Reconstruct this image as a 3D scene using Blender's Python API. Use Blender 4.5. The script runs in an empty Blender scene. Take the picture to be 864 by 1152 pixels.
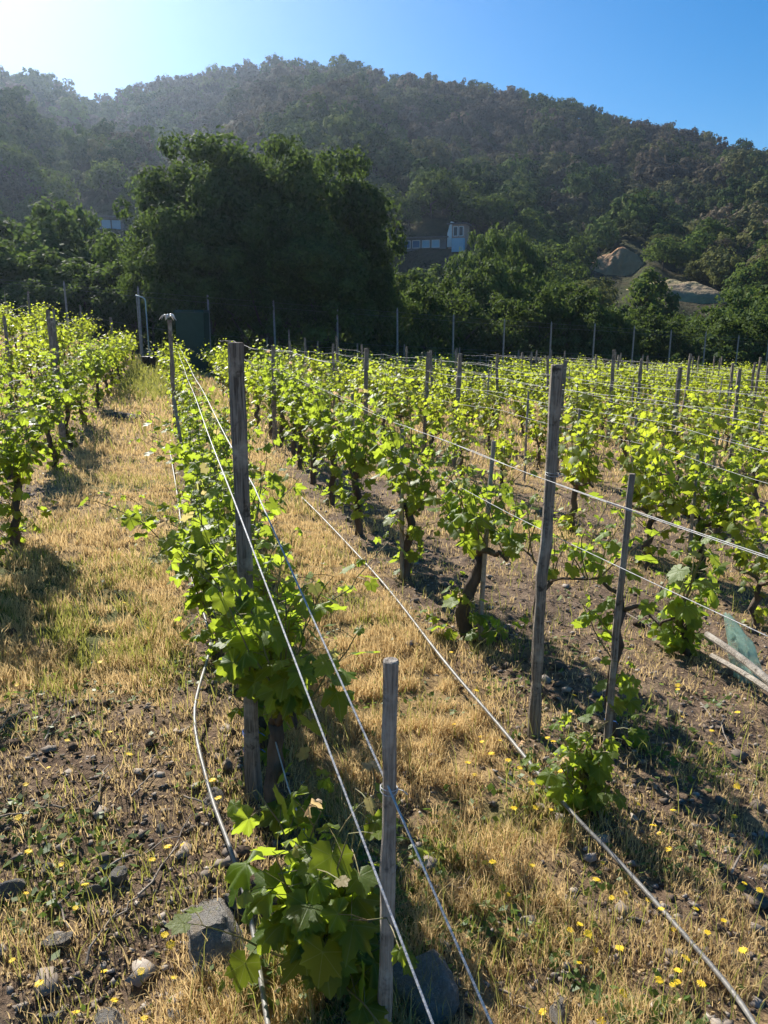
import bpy, math, random
import numpy as np
R_ = math.radians
rng = np.random.default_rng(7)
random.seed(7)
SC = bpy.context.scene
COL = SC.collection

# ------------------------------------------------------------------ noise
def _h(i, j, s):
    n = (i * 374761393 + j * 668265263 + s * 974711) & 0x7fffffff
    n = ((n ^ (n >> 13)) * 1274126177) & 0x7fffffff
    n = n ^ (n >> 16)
    return (n & 0xffff) / 65535.0
def noise(x, y, s=0):
    x = np.asarray(x, float); y = np.asarray(y, float)
    xi = np.floor(x).astype(np.int64); yi = np.floor(y).astype(np.int64)
    fx = x - xi; fy = y - yi
    fx = fx * fx * (3 - 2 * fx); fy = fy * fy * (3 - 2 * fy)
    a = _h(xi, yi, s); b = _h(xi + 1, yi, s); c = _h(xi, yi + 1, s); d = _h(xi + 1, yi + 1, s)
    return (a * (1 - fx) + b * fx) * (1 - fy) + (c * (1 - fx) + d * fx) * fy
def fbm(x, y, s=0, o=4):
    t = 0; a = 0.5
    for k in range(o):
        t = t + a * noise(x * 2 ** k + 13.7 * k, y * 2 ** k + 7.1 * k, s + k); a *= .5
    return t / (1 - .5 ** o)
def sm(x, a, b):
    t = np.clip((np.asarray(x, float) - a) / (b - a), 0, 1); return t * t * (3 - 2 * t)

# ------------------------------------------------------------------ place frame: rows run along u, t is measured across them
ROW = R_(15.23)
ux, uy = -math.sin(ROW), math.cos(ROW); vx, vy = math.cos(ROW), math.sin(ROW)
def to_st(x, y): return x * ux + y * uy, x * vx + y * vy
def to_xy(s, t): return s * ux + t * vx, s * uy + t * vy
CAMZ = 1.75; PIT = R_(14); F = 865.0
def terr(x, y):
    s, t = to_st(x, y)
    z = -0.06 * np.clip(t, -12, 8) - 0.042 * np.clip(t - 8, 0, 60) - 0.0102 * np.clip(s, -30, 60)
    return z + 1.55 * sm(s, 8, 34) * sm(-t, -1.5, 7)
def terr_fine(x, y):
    r = np.hypot(x, y)
    k = 1 - sm(r, 12, 40)
    z = terr(x, y) + (fbm(x * 1.1, y * 1.1, 3, 3) - .5) * .10
    z = z + k * ((fbm(x * 6, y * 6, 11, 3) - .5) * .05 + (fbm(x * 24, y * 24, 21, 3) - .5) * .028)
    return z
def gz(x, y): return float(terr_fine(np.array([x]), np.array([y]))[0])
def ray(px, py):
    dx = px - 432; dz = 576 - py
    return dx, F * math.cos(PIT) + dz * math.sin(PIT), -F * math.sin(PIT) + dz * math.cos(PIT)
def at(px, py, h=0.0):
    """ground point seen at px,py of the photograph (h: height above the ground)"""
    X, Y, Z = ray(px, py); d = .6 / F
    while CAMZ + Z * d > float(terr(X * d, Y * d)) + h and d < .3: d *= 1.002
    return X * d, Y * d
def atY(px, py, Yw):
    X, Y, Z = ray(px, py); k = Yw / Y
    return X * k, Yw, CAMZ + Z * k

# ------------------------------------------------------------------ mesh helpers
def make_mesh(name, V, Fc, attrs=None, smooth=False):
    V = np.asarray(V, np.float32).reshape(-1, 3)
    me = bpy.data.meshes.new(name)
    if isinstance(Fc, np.ndarray):
        n, k = Fc.shape
        me.vertices.add(len(V)); me.vertices.foreach_set('co', V.ravel())
        me.loops.add(n * k); me.loops.foreach_set('vertex_index', Fc.ravel().astype(np.int32))
        me.polygons.add(n)
        me.polygons.foreach_set('loop_start', np.arange(0, n * k, k, dtype=np.int32))
        me.polygons.foreach_set('loop_total', np.full(n, k, np.int32))
        me.update(calc_edges=True)
    else:
        me.from_pydata(V.tolist(), [], [list(f) for f in Fc]); me.update()
    for k_, a in (attrs or {}).items():
        at_ = me.attributes.new(k_, 'FLOAT', 'POINT'); at_.data.foreach_set('value', np.asarray(a, np.float32))
    if smooth: me.polygons.foreach_set('use_smooth', np.ones(len(me.polygons), bool))
    return me
def link(name, me, mat=None, parent=None, loc=(0, 0, 0), rz=0.0, scale=1.0):
    o = bpy.data.objects.new(name, me); COL.objects.link(o)
    if mat is not None and me is not None and not me.materials: me.materials.append(mat)
    o.location = loc; o.rotation_euler = (0, 0, rz)
    o.scale = (scale,) * 3 if not isinstance(scale, tuple) else scale
    if parent: o.parent = parent
    return o
def tag(o, label=None, cat=None, group=None, kind=None):
    if label: o['label'] = label
    if cat: o['category'] = cat
    if group: o['group'] = group
    if kind: o['kind'] = kind
    return o
def copy_tree(o, parent=None):
    c = o.copy(); COL.objects.link(c)
    if parent: c.parent = parent
    for ch in list(o.children): copy_tree(ch, c)
    return c
class MB:
    def __init__(s): s.V = []; s.F = []; s.n = 0; s.A = []
    def add(s, V, Fc, a=0.0):
        V = np.asarray(V, float); s.V.append(V); s.A.append(np.full(len(V), a))
        s.F += [tuple(int(i) + s.n for i in f) for f in Fc]; s.n += len(V); return s
    def tube(s, P, R, k=6, cap=True, jit=0.0, a=0.0, sq=None):
        P = np.asarray(P, float); n = len(P); R = np.broadcast_to(np.asarray(R, float), (n,))
        T = np.gradient(P, axis=0); T /= np.linalg.norm(T, axis=1)[:, None] + 1e-9
        ref = np.array([0, 0, 1.]) if abs(T[0][2]) < .9 else np.array([1., 0, 0])
        V = []
        for i in range(n):
            b = np.cross(T[i], ref); b /= np.linalg.norm(b) + 1e-9; c = np.cross(b, T[i])
            for j in range(k):
                th = 2 * math.pi * j / k; r = R[i] * (1 + jit * (rng.random() - .5))
                if sq: r *= 1.0 / max(abs(math.cos(th)), abs(math.sin(th))) ** sq
                V.append(P[i] + r * (math.cos(th) * b + math.sin(th) * c))
        Fc = [(i * k + j, i * k + (j + 1) % k, (i + 1) * k + (j + 1) % k, (i + 1) * k + j) for i in range(n - 1) for j in range(k)]
        if cap: Fc += [tuple(range(k - 1, -1, -1)), tuple(range((n - 1) * k, n * k))]
        return s.add(V, Fc, a)
    def box(s, c, d, rz=0.0, top=1.0):
        x, y, z = [q / 2 for q in d]; V = []
        for Z, f in ((-z, 1.0), (z, top)):
            for X, Y in ((-x, -y), (x, -y), (x, y), (-x, y)):
                X *= f; Y *= f
                V.append((c[0] + X * math.cos(rz) - Y * math.sin(rz), c[1] + X * math.sin(rz) + Y * math.cos(rz), c[2] + Z))
        return s.add(V, [(3, 2, 1, 0), (4, 5, 6, 7), (0, 1, 5, 4), (1, 2, 6, 5), (2, 3, 7, 6), (3, 0, 4, 7)])
    def mesh(s, name, smooth=False):
        return make_mesh(name, np.concatenate(s.V), s.F, {'tint': np.concatenate(s.A)}, smooth)

# ------------------------------------------------------------------ materials
def newmat(name):
    m = bpy.data.materials.new(name); m.use_nodes = True
    nt = m.node_tree; nt.nodes.clear()
    return m, nt, nt.nodes.new('ShaderNodeOutputMaterial')
class NT:
    def __init__(s, nt): s.nt = nt
    def n(s, typ, **kw):
        nd = s.nt.nodes.new('ShaderNode' + typ)
        for k, v in kw.items():
            if k.startswith('i_'):
                key = k[2:].replace('_', ' ')
                nd.inputs[int(key) if key.isdigit() else key].default_value = v
            else: setattr(nd, k, v)
        return nd
    def l(s, a, b): s.nt.links.new(a, b)
    def mix(s, fac, a, b, blend='MIX'):
        m = s.nt.nodes.new('ShaderNodeMix'); m.data_type = 'RGBA'; m.blend_type = blend
        for i, v in ((0, fac), (6, a), (7, b)):
            if isinstance(v, (int, float)): m.inputs[i].default_value = v
            elif isinstance(v, tuple): m.inputs[i].default_value = v + (1,) if len(v) == 3 else v
            else: s.l(v, m.inputs[i])
        return m.outputs[2]
    def math(s, op, a, b=0.0, clamp=False):
        m = s.nt.nodes.new('ShaderNodeMath'); m.operation = op; m.use_clamp = clamp
        for i, v in ((0, a), (1, b)):
            if isinstance(v, (int, float)): m.inputs[i].default_value = v
            else: s.l(v, m.inputs[i])
        return m.outputs[0]
    def noise(s, scale, detail=4, vec=None, rough=.6):
        t = s.n('TexNoise', i_Scale=scale, i_Detail=detail, i_Roughness=rough)
        if vec is not None: s.l(vec, t.inputs['Vector'])
        return t.outputs['Fac']
    def ramp(s, fac, a, b):
        m = s.nt.nodes.new('ShaderNodeMapRange'); m.inputs[1].default_value = a; m.inputs[2].default_value = b
        s.l(fac, m.inputs[0]); return m.outputs[0]
def wood_mat(name, a, b, c3, sc):
    m, nt, out = newmat(name); g = NT(nt); tc = g.n('TexCoord').outputs['Object']
    mp = g.n('Mapping'); mp.inputs['Scale'].default_value = (1, 1, .03); g.l(tc, mp.inputs[0]); v = mp.outputs[0]
    c = g.mix(g.ramp(g.noise(sc, 8, v, .7), .36, .62), a, b)
    c = g.mix(g.ramp(g.noise(9, 5, tc), .5, .66), c, c3)
    c = g.mix(g.ramp(g.noise(22, 6, tc, .7), .56, .68), c, tuple(q * .7 for q in a))
    p = g.n('BsdfPrincipled', i_Roughness=.9); p.inputs['Specular IOR Level'].default_value = .2; g.l(c, p.inputs['Base Color'])
    h = g.math('ADD', g.noise(sc * .7, 6, v, .7), g.math('MULTIPLY', g.noise(40, 5, tc), .7))
    bp = g.n('Bump', i_Strength=1, i_Distance=.007); g.l(h, bp.inputs['Height']); g.l(bp.outputs[0], p.inputs['Normal']); g.l(p.outputs[0], out.inputs[0]); return m
def leaf_mat(name, lo, hi, trans, tfac=.45, rough=.45, vein=False, gloss=.35, rnd=True, pale=None):
    m, nt, out = newmat(name); g = NT(nt)
    t = g.n('Attribute', attribute_name='tint').outputs['Fac']
    c = g.mix(t, lo, hi); tr = g.mix(t, tuple(q * .75 for q in trans), trans)
    if rnd:
        r = g.n('ObjectInfo').outputs['Random']
        v = g.math('ADD', g.math('MULTIPLY', r, .5), .75)
        h = g.n('HueSaturation', i_Hue=.5); g.l(v, h.inputs['Value']); g.l(c, h.inputs['Color']); c = h.outputs[0]
    if pale:
        f = g.ramp(t, 1.0, 1.3)
        c = g.mix(f, c, pale); tr = g.mix(f, tr, tuple(min(1, q * 1.2) for q in pale))
    if vein:
        vn = g.n('Attribute', attribute_name='vein').outputs['Fac']
        vf = g.math('MULTIPLY', g.math('POWER', vn, 9.0), .55)
        c = g.mix(vf, c, (.30, .38, .14)); tr = g.mix(vf, tr, (.65, .72, .25))
    p = g.n('BsdfPrincipled', i_Roughness=rough); p.inputs['Specular IOR Level'].default_value = gloss
    g.l(c, p.inputs['Base Color'])
    if vein:
        b = g.n('Bump', i_Strength=.35, i_Distance=.003)
        hh = g.math('ADD', g.noise(90, 2), g.math('MULTIPLY', g.math('POWER', vn, 6.0), .8)); g.l(hh, b.inputs['Height']); g.l(b.outputs[0], p.inputs['Normal'])
    tb = g.n('BsdfTranslucent'); g.l(tr, tb.inputs[0])
    ms = g.n('MixShader'); ms.inputs[0].default_value = tfac
    g.l(p.outputs[0], ms.inputs[1]); g.l(tb.outputs[0], ms.inputs[2]); g.l(ms.outputs[0], out.inputs[0])
    return m
def rough_mat(name, a, b, scale=8, stretch=(1, 1, 1), rough=.85, bump=.4, bd=.01, c3=None, metal=0, spec=.3, detail=5):
    m, nt, out = newmat(name); g = NT(nt)
    tc = g.n('TexCoord').outputs['Object']; mp = g.n('Mapping'); mp.inputs['Scale'].default_value = stretch
    g.l(tc, mp.inputs[0]); v = mp.outputs[0]
    n1 = g.noise(scale, detail, v); f = g.ramp(n1, .32, .68)
    c = g.mix(f, a, b)
    if c3:
        n2 = g.noise(scale * .28, 3, v); c = g.mix(g.ramp(n2, .48, .66), c, c3)
    p = g.n('BsdfPrincipled', i_Roughness=rough, i_Metallic=metal); p.inputs['Specular IOR Level'].default_value = spec
    g.l(c, p.inputs['Base Color'])
    bp = g.n('Bump', i_Strength=bump, i_Distance=bd); g.l(g.noise(scale * 2.5, 5, v), bp.inputs['Height']); g.l(bp.outputs[0], p.inputs['Normal'])
    g.l(p.outputs[0], out.inputs[0]); return m
M = {}
M['vine'] = leaf_mat('vine_leaf', (.05, .115, .016), (.14, .20, .035), (.55, .70, .05), .5, .5, vein=True, gloss=.28, pale=(.55, .36, .22))
M['vine_far'] = leaf_mat('vine_leaf_plain', (.065, .125, .018), (.16, .21, .032), (.60, .70, .05), .53, .5, gloss=.35)
M['bark'] = rough_mat('vine_bark', (.05, .035, .026), (.16, .12, .09), 14, (1, 1, .25), bump=1, bd=.012)
M['shoot'] = rough_mat('green_shoot', (.14, .16, .05), (.22, .15, .07), 20, rough=.6)
M['wood'] = wood_mat('weathered_wood', (.09, .072, .058), (.37, .31, .25), (.44, .38, .31), 150)
M['stake'] = wood_mat('grey_stake_wood', (.17, .145, .12), (.46, .40, .33), (.52, .47, .40), 190)
M['wire'] = rough_mat('galvanised_wire', (.34, .33, .32), (.62, .61, .59), 30, rough=.6, bump=.3, metal=0, spec=.35)
M['tube'] = rough_mat('grey_drip_tube', (.10, .10, .10), (.27, .25, .22), 14, rough=.5, bump=.3, spec=.45)
M['rock'] = rough_mat('field_stone', (.24, .225, .215), (.42, .395, .36), 14, rough=.95, bump=1, bd=.03, c3=(.32, .27, .215), spec=.15)
def gravel_mat():
    m, nt, out = newmat('soil_gravel'); g = NT(nt); t = g.n('Attribute', attribute_name='tint').outputs['Fac']
    c = g.mix(t, (.12, .088, .066), (.46, .41, .36)); c = g.mix(g.noise(40, 4, g.n('TexCoord').outputs['Object']), c, g.mix(1.0, c, (.6, .57, .55), 'MULTIPLY'))
    p = g.n('BsdfPrincipled', i_Roughness=.95); p.inputs['Specular IOR Level'].default_value = .1; g.l(c, p.inputs['Base Color']); g.l(p.outputs[0], out.inputs[0]); return m
M['gravel'] = gravel_mat()
M['concrete'] = rough_mat('fence_concrete', (.22, .22, .21), (.36, .35, .33), 10)
M['net_wire'] = rough_mat('fence_wire', (.12, .12, .12), (.2, .2, .2), 10, metal=.3, rough=.5)
M['blue'] = rough_mat('blue_twine', (.03, .13, .42), (.05, .18, .55), 10)
M['twig'] = rough_mat('dry_twig', (.17, .13, .10), (.36, .31, .26), 20)
M['tree_bark'] = rough_mat('tree_bark', (.05, .042, .035), (.12, .10, .08), 4, (1, 1, .3), bump=1, bd=.05)
M['petal'] = rough_mat('yellow_petal', (.85, .55, .01), (.95, .68, .02), 10, rough=.6, bump=.1)
M['stem'] = rough_mat('flower_stem', (.10, .14, .03), (.16, .19, .05), 10)
M['white'] = rough_mat('white_plastic', (.62, .62, .60), (.8, .8, .78), 10, rough=.4)
M['bin'] = rough_mat('dark_green_plastic', (.01, .045, .035), (.016, .06, .045), 5, rough=.5, bump=.1)
M['black'] = rough_mat('black_plastic', (.01, .01, .012), (.025, .025, .028), 8, rough=.4)
M['pipe'] = rough_mat('pale_blue_pipe', (.22, .34, .42), (.30, .43, .50), 8, rough=.5, bump=.1)
M['earth'] = rough_mat('bare_earth_bank', (.34, .18, .08), (.46, .27, .13), .8, (1, 1, .5), bump=1, bd=.5)
M['mound'] = rough_mat('dry_mound_grass', (.42, .33, .16), (.20, .17, .08), .6, rough=1, bump=1, bd=.4, c3=(.34, .24, .15))
M['wall_white'] = rough_mat('white_render', (.74, .72, .69), (.84, .82, .80), 1)
M['wall_brick'] = rough_mat('brick_wall', (.42, .25, .19), (.52, .33, .26), 6)
M['wall_dark'] = rough_mat('grey_wall', (.14, .13, .13), (.2, .19, .19), 1)
M['roof'] = rough_mat('roof_sheet', (.12, .105, .10), (.2, .17, .16), 2)
M['sky_tinted'] = rough_mat('sky_tinted_blue', (.33, .50, .60), (.42, .58, .66), 1)  # pale blue is skylight and sky reflection put into the colour
def glass_mat():
    m, nt, out = newmat('window_glass'); g = NT(nt)
    p = g.n('BsdfPrincipled', i_Roughness=.12); p.inputs['Base Color'].default_value = (.10, .20, .34, 1); p.inputs['Specular IOR Level'].default_value = 1
    p.inputs['Metallic'].default_value = .1
    g.l(p.outputs[0], out.inputs[0]); return m
M['glass'] = glass_mat(); M['dark_glass'] = rough_mat('dark_window', (.05, .05, .055), (.09, .09, .10), 1, rough=.3)
def film_mat():
    m, nt, out = newmat('green_net_film'); g = NT(nt)
    p = g.n('BsdfPrincipled', i_Roughness=.35); p.inputs['Base Color'].default_value = (.34, .50, .42, 1)
    t = g.n('BsdfTransparent'); tl = g.n('BsdfTranslucent'); tl.inputs[0].default_value = (.45, .68, .56, 1)
    a = g.n('MixShader'); a.inputs[0].default_value = .4; g.l(p.outputs[0], a.inputs[1]); g.l(tl.outputs[0], a.inputs[2])
    b = g.n('MixShader'); g.l(g.ramp(g.noise(14, 3, g.n('TexCoord').outputs['Object']), .3, .75), b.inputs[0])
    g.l(a.outputs[0], b.inputs[1]); g.l(t.outputs[0], b.inputs[2]); g.l(b.outputs[0], out.inputs[0]); return m
M['film'] = film_mat()
M['dry'] = leaf_mat('dry_grass_blade', (.36, .26, .12), (.76, .58, .31), (.82, .61, .30), .42, .7, gloss=.15, rnd=False)
M['green'] = leaf_mat('green_grass_blade', (.10, .15, .03), (.34, .31, .10), (.46, .46, .10), .4, .55, gloss=.25, rnd=False)
M['weed'] = leaf_mat('weed_leaf', (.06, .12, .025), (.13, .19, .04), (.30, .45, .07), .4, .5, gloss=.3, rnd=False)
M['big'] = leaf_mat('dark_evergreen_leaf', (.026, .052, .017), (.09, .14, .042), (.16, .24, .045), .34, .8, gloss=.12)
M['mid'] = leaf_mat('mid_tree_leaf', (.032, .064, .018), (.095, .14, .038), (.16, .23, .042), .28, .8, gloss=.12)
M['hg'] = leaf_mat('hill_green_leaf', (.028, .062, .017), (.12, .17, .045), (.18, .25, .045), .34, .9, gloss=.04)
M['ho'] = leaf_mat('hill_olive_leaf', (.065, .08, .028), (.18, .185, .07), (.20, .22, .06), .3, .9, gloss=.04)
M['hb'] = leaf_mat('hill_grey_twig', (.08, .068, .048), (.20, .165, .12), (.14, .115, .08), .2, .9, gloss=.04)
def stuff_mat():
    m, nt, out = newmat('hill_mass_leaf'); g = NT(nt)
    t = g.n('Attribute', attribute_name='tint').outputs['Fac']; k = g.n('Attribute', attribute_name='kind').outputs['Fac']
    a = g.mix(t, (.026, .060, .016), (.125, .175, .045)); b = g.mix(t, (.065, .08, .028), (.18, .185, .07)); c = g.mix(t, (.08, .068, .048), (.20, .165, .12))
    x = g.mix(g.ramp(k, 0, 1), a, b); x = g.mix(g.ramp(k, 1, 2), x, c)
    p = g.n('BsdfPrincipled', i_Roughness=.9); p.inputs['Specular IOR Level'].default_value = .04
    tb = g.n('BsdfTranslucent'); g.l(x, p.inputs['Base Color']); g.l(x, tb.inputs[0])
    s = g.n('MixShader'); s.inputs[0].default_value = .25; g.l(p.outputs[0], s.inputs[1]); g.l(tb.outputs[0], s.inputs[2]); g.l(s.outputs[0], out.inputs[0]); return m
M['hs'] = stuff_mat()
def ground_mat():
    m, nt, out = newmat('vineyard_soil'); g = NT(nt)
    tc = g.n('TexCoord').outputs['Object']
    cov = g.n('Attribute', attribute_name='straw').outputs['Fac']; grn = g.n('Attribute', attribute_name='green').outputs['Fac']
    n1 = g.noise(9, 8, tc); n2 = g.noise(55, 6, tc); n3 = g.noise(1.3, 3, tc)
    soil = g.mix(g.ramp(n2, .35, .65), (.10, .068, .046), (.27, .19, .13))
    soil = g.mix(g.ramp(n1, .45, .7), soil, (.29, .22, .165))
    straw = g.mix(g.ramp(n2, .35, .65), (.22, .145, .075), (.52, .375, .18))
    straw = g.mix(g.ramp(n1, .3, .75), straw, (.42, .29, .145))
    f = g.math('ADD', cov, g.math('MULTIPLY', g.math('SUBTRACT', n1, .5), 1.1), clamp=True)
    c = g.mix(g.ramp(f, .25, .65), soil, straw)
    gc = g.mix(n2, (.07, .095, .03), (.20, .20, .08))
    c = g.mix(g.ramp(g.math('ADD', grn, g.math('MULTIPLY', g.math('SUBTRACT', n1, .5), 1.0)), .35, .8), c, gc)
    c = g.mix(g.ramp(n3, .2, .8), c, g.mix(1.0, c, (.8, .76, .74), 'MULTIPLY'))
    p = g.n('BsdfPrincipled', i_Roughness=.97); p.inputs['Specular IOR Level'].default_value = .15; g.l(c, p.inputs['Base Color'])
    b = g.n('Bump', i_Strength=1.0, i_Distance=.03); g.l(g.noise(38, 8, tc, .7), b.inputs['Height']); g.l(b.outputs[0], p.inputs['Normal'])
    g.l(p.outputs[0], out.inputs[0]); return m
M['ground'] = ground_mat()
M['hill'] = rough_mat('hillside_scrub', (.035, .042, .02), (.085, .085, .045), .35, rough=1, bump=1, bd=1.0, c3=(.07, .06, .04), spec=.03)

# ------------------------------------------------------------------ world, sun, camera
SUN_AZ, SUN_EL = -29.0, 33.0
w = bpy.data.worlds.new('World'); SC.world = w; w.use_nodes = True
sky = w.node_tree.nodes.new('ShaderNodeTexSky'); sky.sky_type = 'NISHITA'; sky.sun_disc = False
sky.sun_elevation = R_(SUN_EL); sky.sun_rotation = R_(SUN_AZ); sky.altitude = 600; sky.air_density = 1.0; sky.dust_density = .7; sky.ozone_density = 3.0
bg = w.node_tree.nodes['Background']; bg.inputs[1].default_value = .064
hs_ = w.node_tree.nodes.new('ShaderNodeHueSaturation'); hs_.inputs['Saturation'].default_value = 1.5; w.node_tree.links.new(sky.outputs[0], hs_.inputs['Color']); w.node_tree.links.new(hs_.outputs[0], bg.inputs[0])
from mathutils import Vector
sd = Vector((math.sin(R_(SUN_AZ)) * math.cos(R_(SUN_EL)), math.cos(R_(SUN_AZ)) * math.cos(R_(SUN_EL)), math.sin(R_(SUN_EL))))
L = bpy.data.lights.new('sun', 'SUN'); L.energy = 5.0; L.angle = R_(.53); L.color = (1, .94, .84)
lo = bpy.data.objects.new('sun', L); COL.objects.link(lo); lo.rotation_euler = sd.to_track_quat('Z', 'Y').to_euler(); lo.location = (0, 0, 50)
cam = bpy.data.cameras.new('camera'); co = bpy.data.objects.new('camera', cam); COL.objects.link(co); SC.camera = co
cam.sensor_fit = 'VERTICAL'; cam.sensor_height = 36; cam.sensor_width = 27; cam.lens = F / 1152 * 36; cam.clip_end = 5000; cam.clip_start = .05
co.location = (0, 0, CAMZ); co.rotation_euler = (math.pi / 2 - PIT, 0, 0)
vs = SC.view_settings; vs.view_transform = 'Standard'; vs.look = 'None'; vs.exposure = 1.03; vs.gamma = 1; vs.use_curve_mapping = False
SC.cycles.max_bounces = 6; SC.cycles.diffuse_bounces = 3; SC.cycles.glossy_bounces = 2; SC.cycles.transmission_bounces = 3; SC.cycles.transparent_max_bounces = 8; SC.cycles.volume_bounces = 0
SC.cycles.use_denoising = True; SC.cycles.sample_clamp_indirect = 6; SC.cycles.caustics_reflective = False; SC.cycles.caustics_refractive = False

# ------------------------------------------------------------------ ground cover maps (world space)
def straw_cov(x, y):
    s, t = to_st(x, y); n = fbm(x * .8, y * .8, 50, 3); n2 = fbm(x * 2.6, y * 2.6, 60, 3)
    c = np.zeros_like(n)
    mid = sm(t, .25, .5) * (1 - sm(t, 1.25, 1.55))                      # between the two near rows
    c = np.maximum(c, mid * (.50 + .48 * sm(s, 1.4, 3.4)))
    path = sm(t, -1.5, -1.1) * (1 - sm(t, -.15, .1))                    # grassy path on the left
    c = np.maximum(c, path * sm(s, 3.0, 4.2) * .95)
    right = sm(t, 1.45, 1.7); c = np.maximum(c, right * (.22 + .30 * sm(n, .4, .65)) * (1 - .25 * (1 - sm(s, 2, 5))))
    c = np.maximum(c, (1 - sm(t, -1.7, -1.4)) * .35); c = np.maximum(c, .25 + .25 * sm(n, .4, .6))
    c = np.maximum(c, .55 * sm(s, 8, 14))
    return np.clip(c * (.30 + 1.25 * n2), 0, 1)
def green_cov(x, y):
    s, t = to_st(x, y); n = fbm(x * 1.3 + 9, y * 1.3, 70, 3)
    c = .14 * sm(n, .5, .7)
    path = sm(t, -1.6, -1.2) * (1 - sm(t, -.1, .1))
    c = np.maximum(c, path * sm(s, 3.2, 4.5) * (1 - sm(s, 8, 12)) * sm(n, .38, .60) * .9)
    c = np.maximum(c, path * sm(s, 17, 22) * .9); c = np.maximum(c, sm(s, 32, 38) * .9)
    mid = sm(t, .3, .5) * (1 - sm(t, 1.2, 1.5)); c = np.maximum(c, mid * sm(n, .5, .68) * .55 * sm(s, 1.5, 2.5))
    return np.clip(c, 0, 1)

# ------------------------------------------------------------------ ground sheet
def ground():
    rr = np.concatenate([[0.0], .35 * 1.0125 ** np.arange(0, 430), [90, 120, 200, 400, 900, 2500]])
    fine = np.linspace(-46, 46, 520); coarse = np.linspace(46, 314, 60)[1:-1]
    az = np.radians(np.concatenate([fine, coarse])); n = len(az)
    Rr, Az = np.meshgrid(rr, az, indexing='ij'); X = Rr * np.sin(Az); Y = Rr * np.cos(Az)
    Z = terr_fine(X, Y); Z = np.where(Rr > 88, Z - 2, Z)
    idx = np.arange(len(rr) * n).reshape(len(rr), n); nx = np.roll(idx, -1, axis=1)
    Fc = np.stack([idx[:-1], idx[1:], nx[1:], nx[:-1]], -1).reshape(-1, 4)[:, ::-1]
    V = np.stack([X, Y, Z], -1).reshape(-1, 3)
    me = make_mesh('ground', V, np.ascontiguousarray(Fc), {'straw': straw_cov(X, Y).ravel(), 'green': green_cov(X, Y).ravel()}, True)
    tag(link('ground', me, M['ground']), 'stony brown vineyard soil with dry straw and green patches', kind='structure')
ground()

# ------------------------------------------------------------------ hill
SKY = [(-200, 150), (-60, 95), (0, 66), (45, 80), (95, 97), (150, 93), (230, 79), (290, 66), (325, 59), (400, 71), (470, 83), (560, 98), (640, 111), (690, 131), (760, 143), (864, 169), (960, 200), (1100, 250)]
_az = []; _te = []
for px, py in SKY:
    X, Y, Z = ray(px, py); _az.append(math.atan2(X, Y)); _te.append(Z / math.hypot(X, Y))
CUTS = []
def hill_z(x, y):
    r = np.hypot(x, y); az = np.arctan2(x, y)
    te = np.interp(az, _az, _te); off = np.clip(np.abs(az) - .62, 0, 3); te = te * np.clip(1 - off * .8, .35, 1)
    Rg = 385 - 60 * sm(-az, .25, .5); zr = te * Rg + CAMZ - 5.5
    r0 = 74 + 14 * sm(-az, .1, .4)
    u = (r - r0) / (Rg - r0)
    f = np.where(u > 0, np.clip(u, 0, 1) ** 1.22, u * .25)
    n = fbm(az * 9 + 4, r / 95, 80, 3) - .5; n2 = fbm(x / 30, y / 30, 85, 3) - .5
    e = np.clip(u, 0, 1) * np.clip(1 - u, 0, 1) * 4
    z = f * zr + e * (n * 34 + n2 * 9)
    # nearer spur coming down from the left
    sp = np.exp(-((az + .50) / .17) ** 2) * sm(u, .05, .45) * (1 - sm(u, .5, 1.0)); z = z + sp * 5
    back = np.clip(u - 1, 0, 4); z = z - back * 120 - .8
    for cx, cy, cr, cd in CUTS: z = z - cd * np.exp(-((x - cx) ** 2 + (y - cy) ** 2) / cr ** 2)
    return z
def land_z(x, y):
    return max(float(terr(x, y)), float(hill_z(np.array([x]), np.array([y]))[0]))
def at_hill(px, py):
    X, Y, Z = ray(px, py); d = 60 / F
    while CAMZ + Z * d > land_z(X * d, Y * d) and d < .6: d *= 1.004
    return X * d, Y * d
HS = at_hill(513, 268); HL = at_hill(118, 252); BK = at_hill(695, 303); MOUND = at_hill(752, 330)
CUTS += [(HS[0] * .95 - 6, HS[1] * .95, 10, 5.0), (HL[0] * .93, HL[1] * .93, 9, 3.0)]
def hill():
    rr = np.concatenate([np.linspace(66, 140, 50), np.linspace(143, 420, 100), np.linspace(440, 900, 20)])
    az = np.radians(np.linspace(-75, 75, 260)); Rr, Az = np.meshgrid(rr, az, indexing='ij'); X = Rr * np.sin(Az); Y = Rr * np.cos(Az)
    Z = hill_z(X, Y); n = len(az); idx = np.arange(len(rr) * n).reshape(len(rr), n)
    Fc = np.stack([idx[:-1, :-1], idx[:-1, 1:], idx[1:, 1:], idx[1:, :-1]], -1).reshape(-1, 4)
    me = make_mesh('hill', np.stack([X, Y, np.maximum(Z, -12)], -1).reshape(-1, 3), np.ascontiguousarray(Fc), None, True)
    tag(link('hill', me, M['hill']), 'steep scrub covered hillside rising behind the vineyard', kind='structure')
hill()
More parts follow.
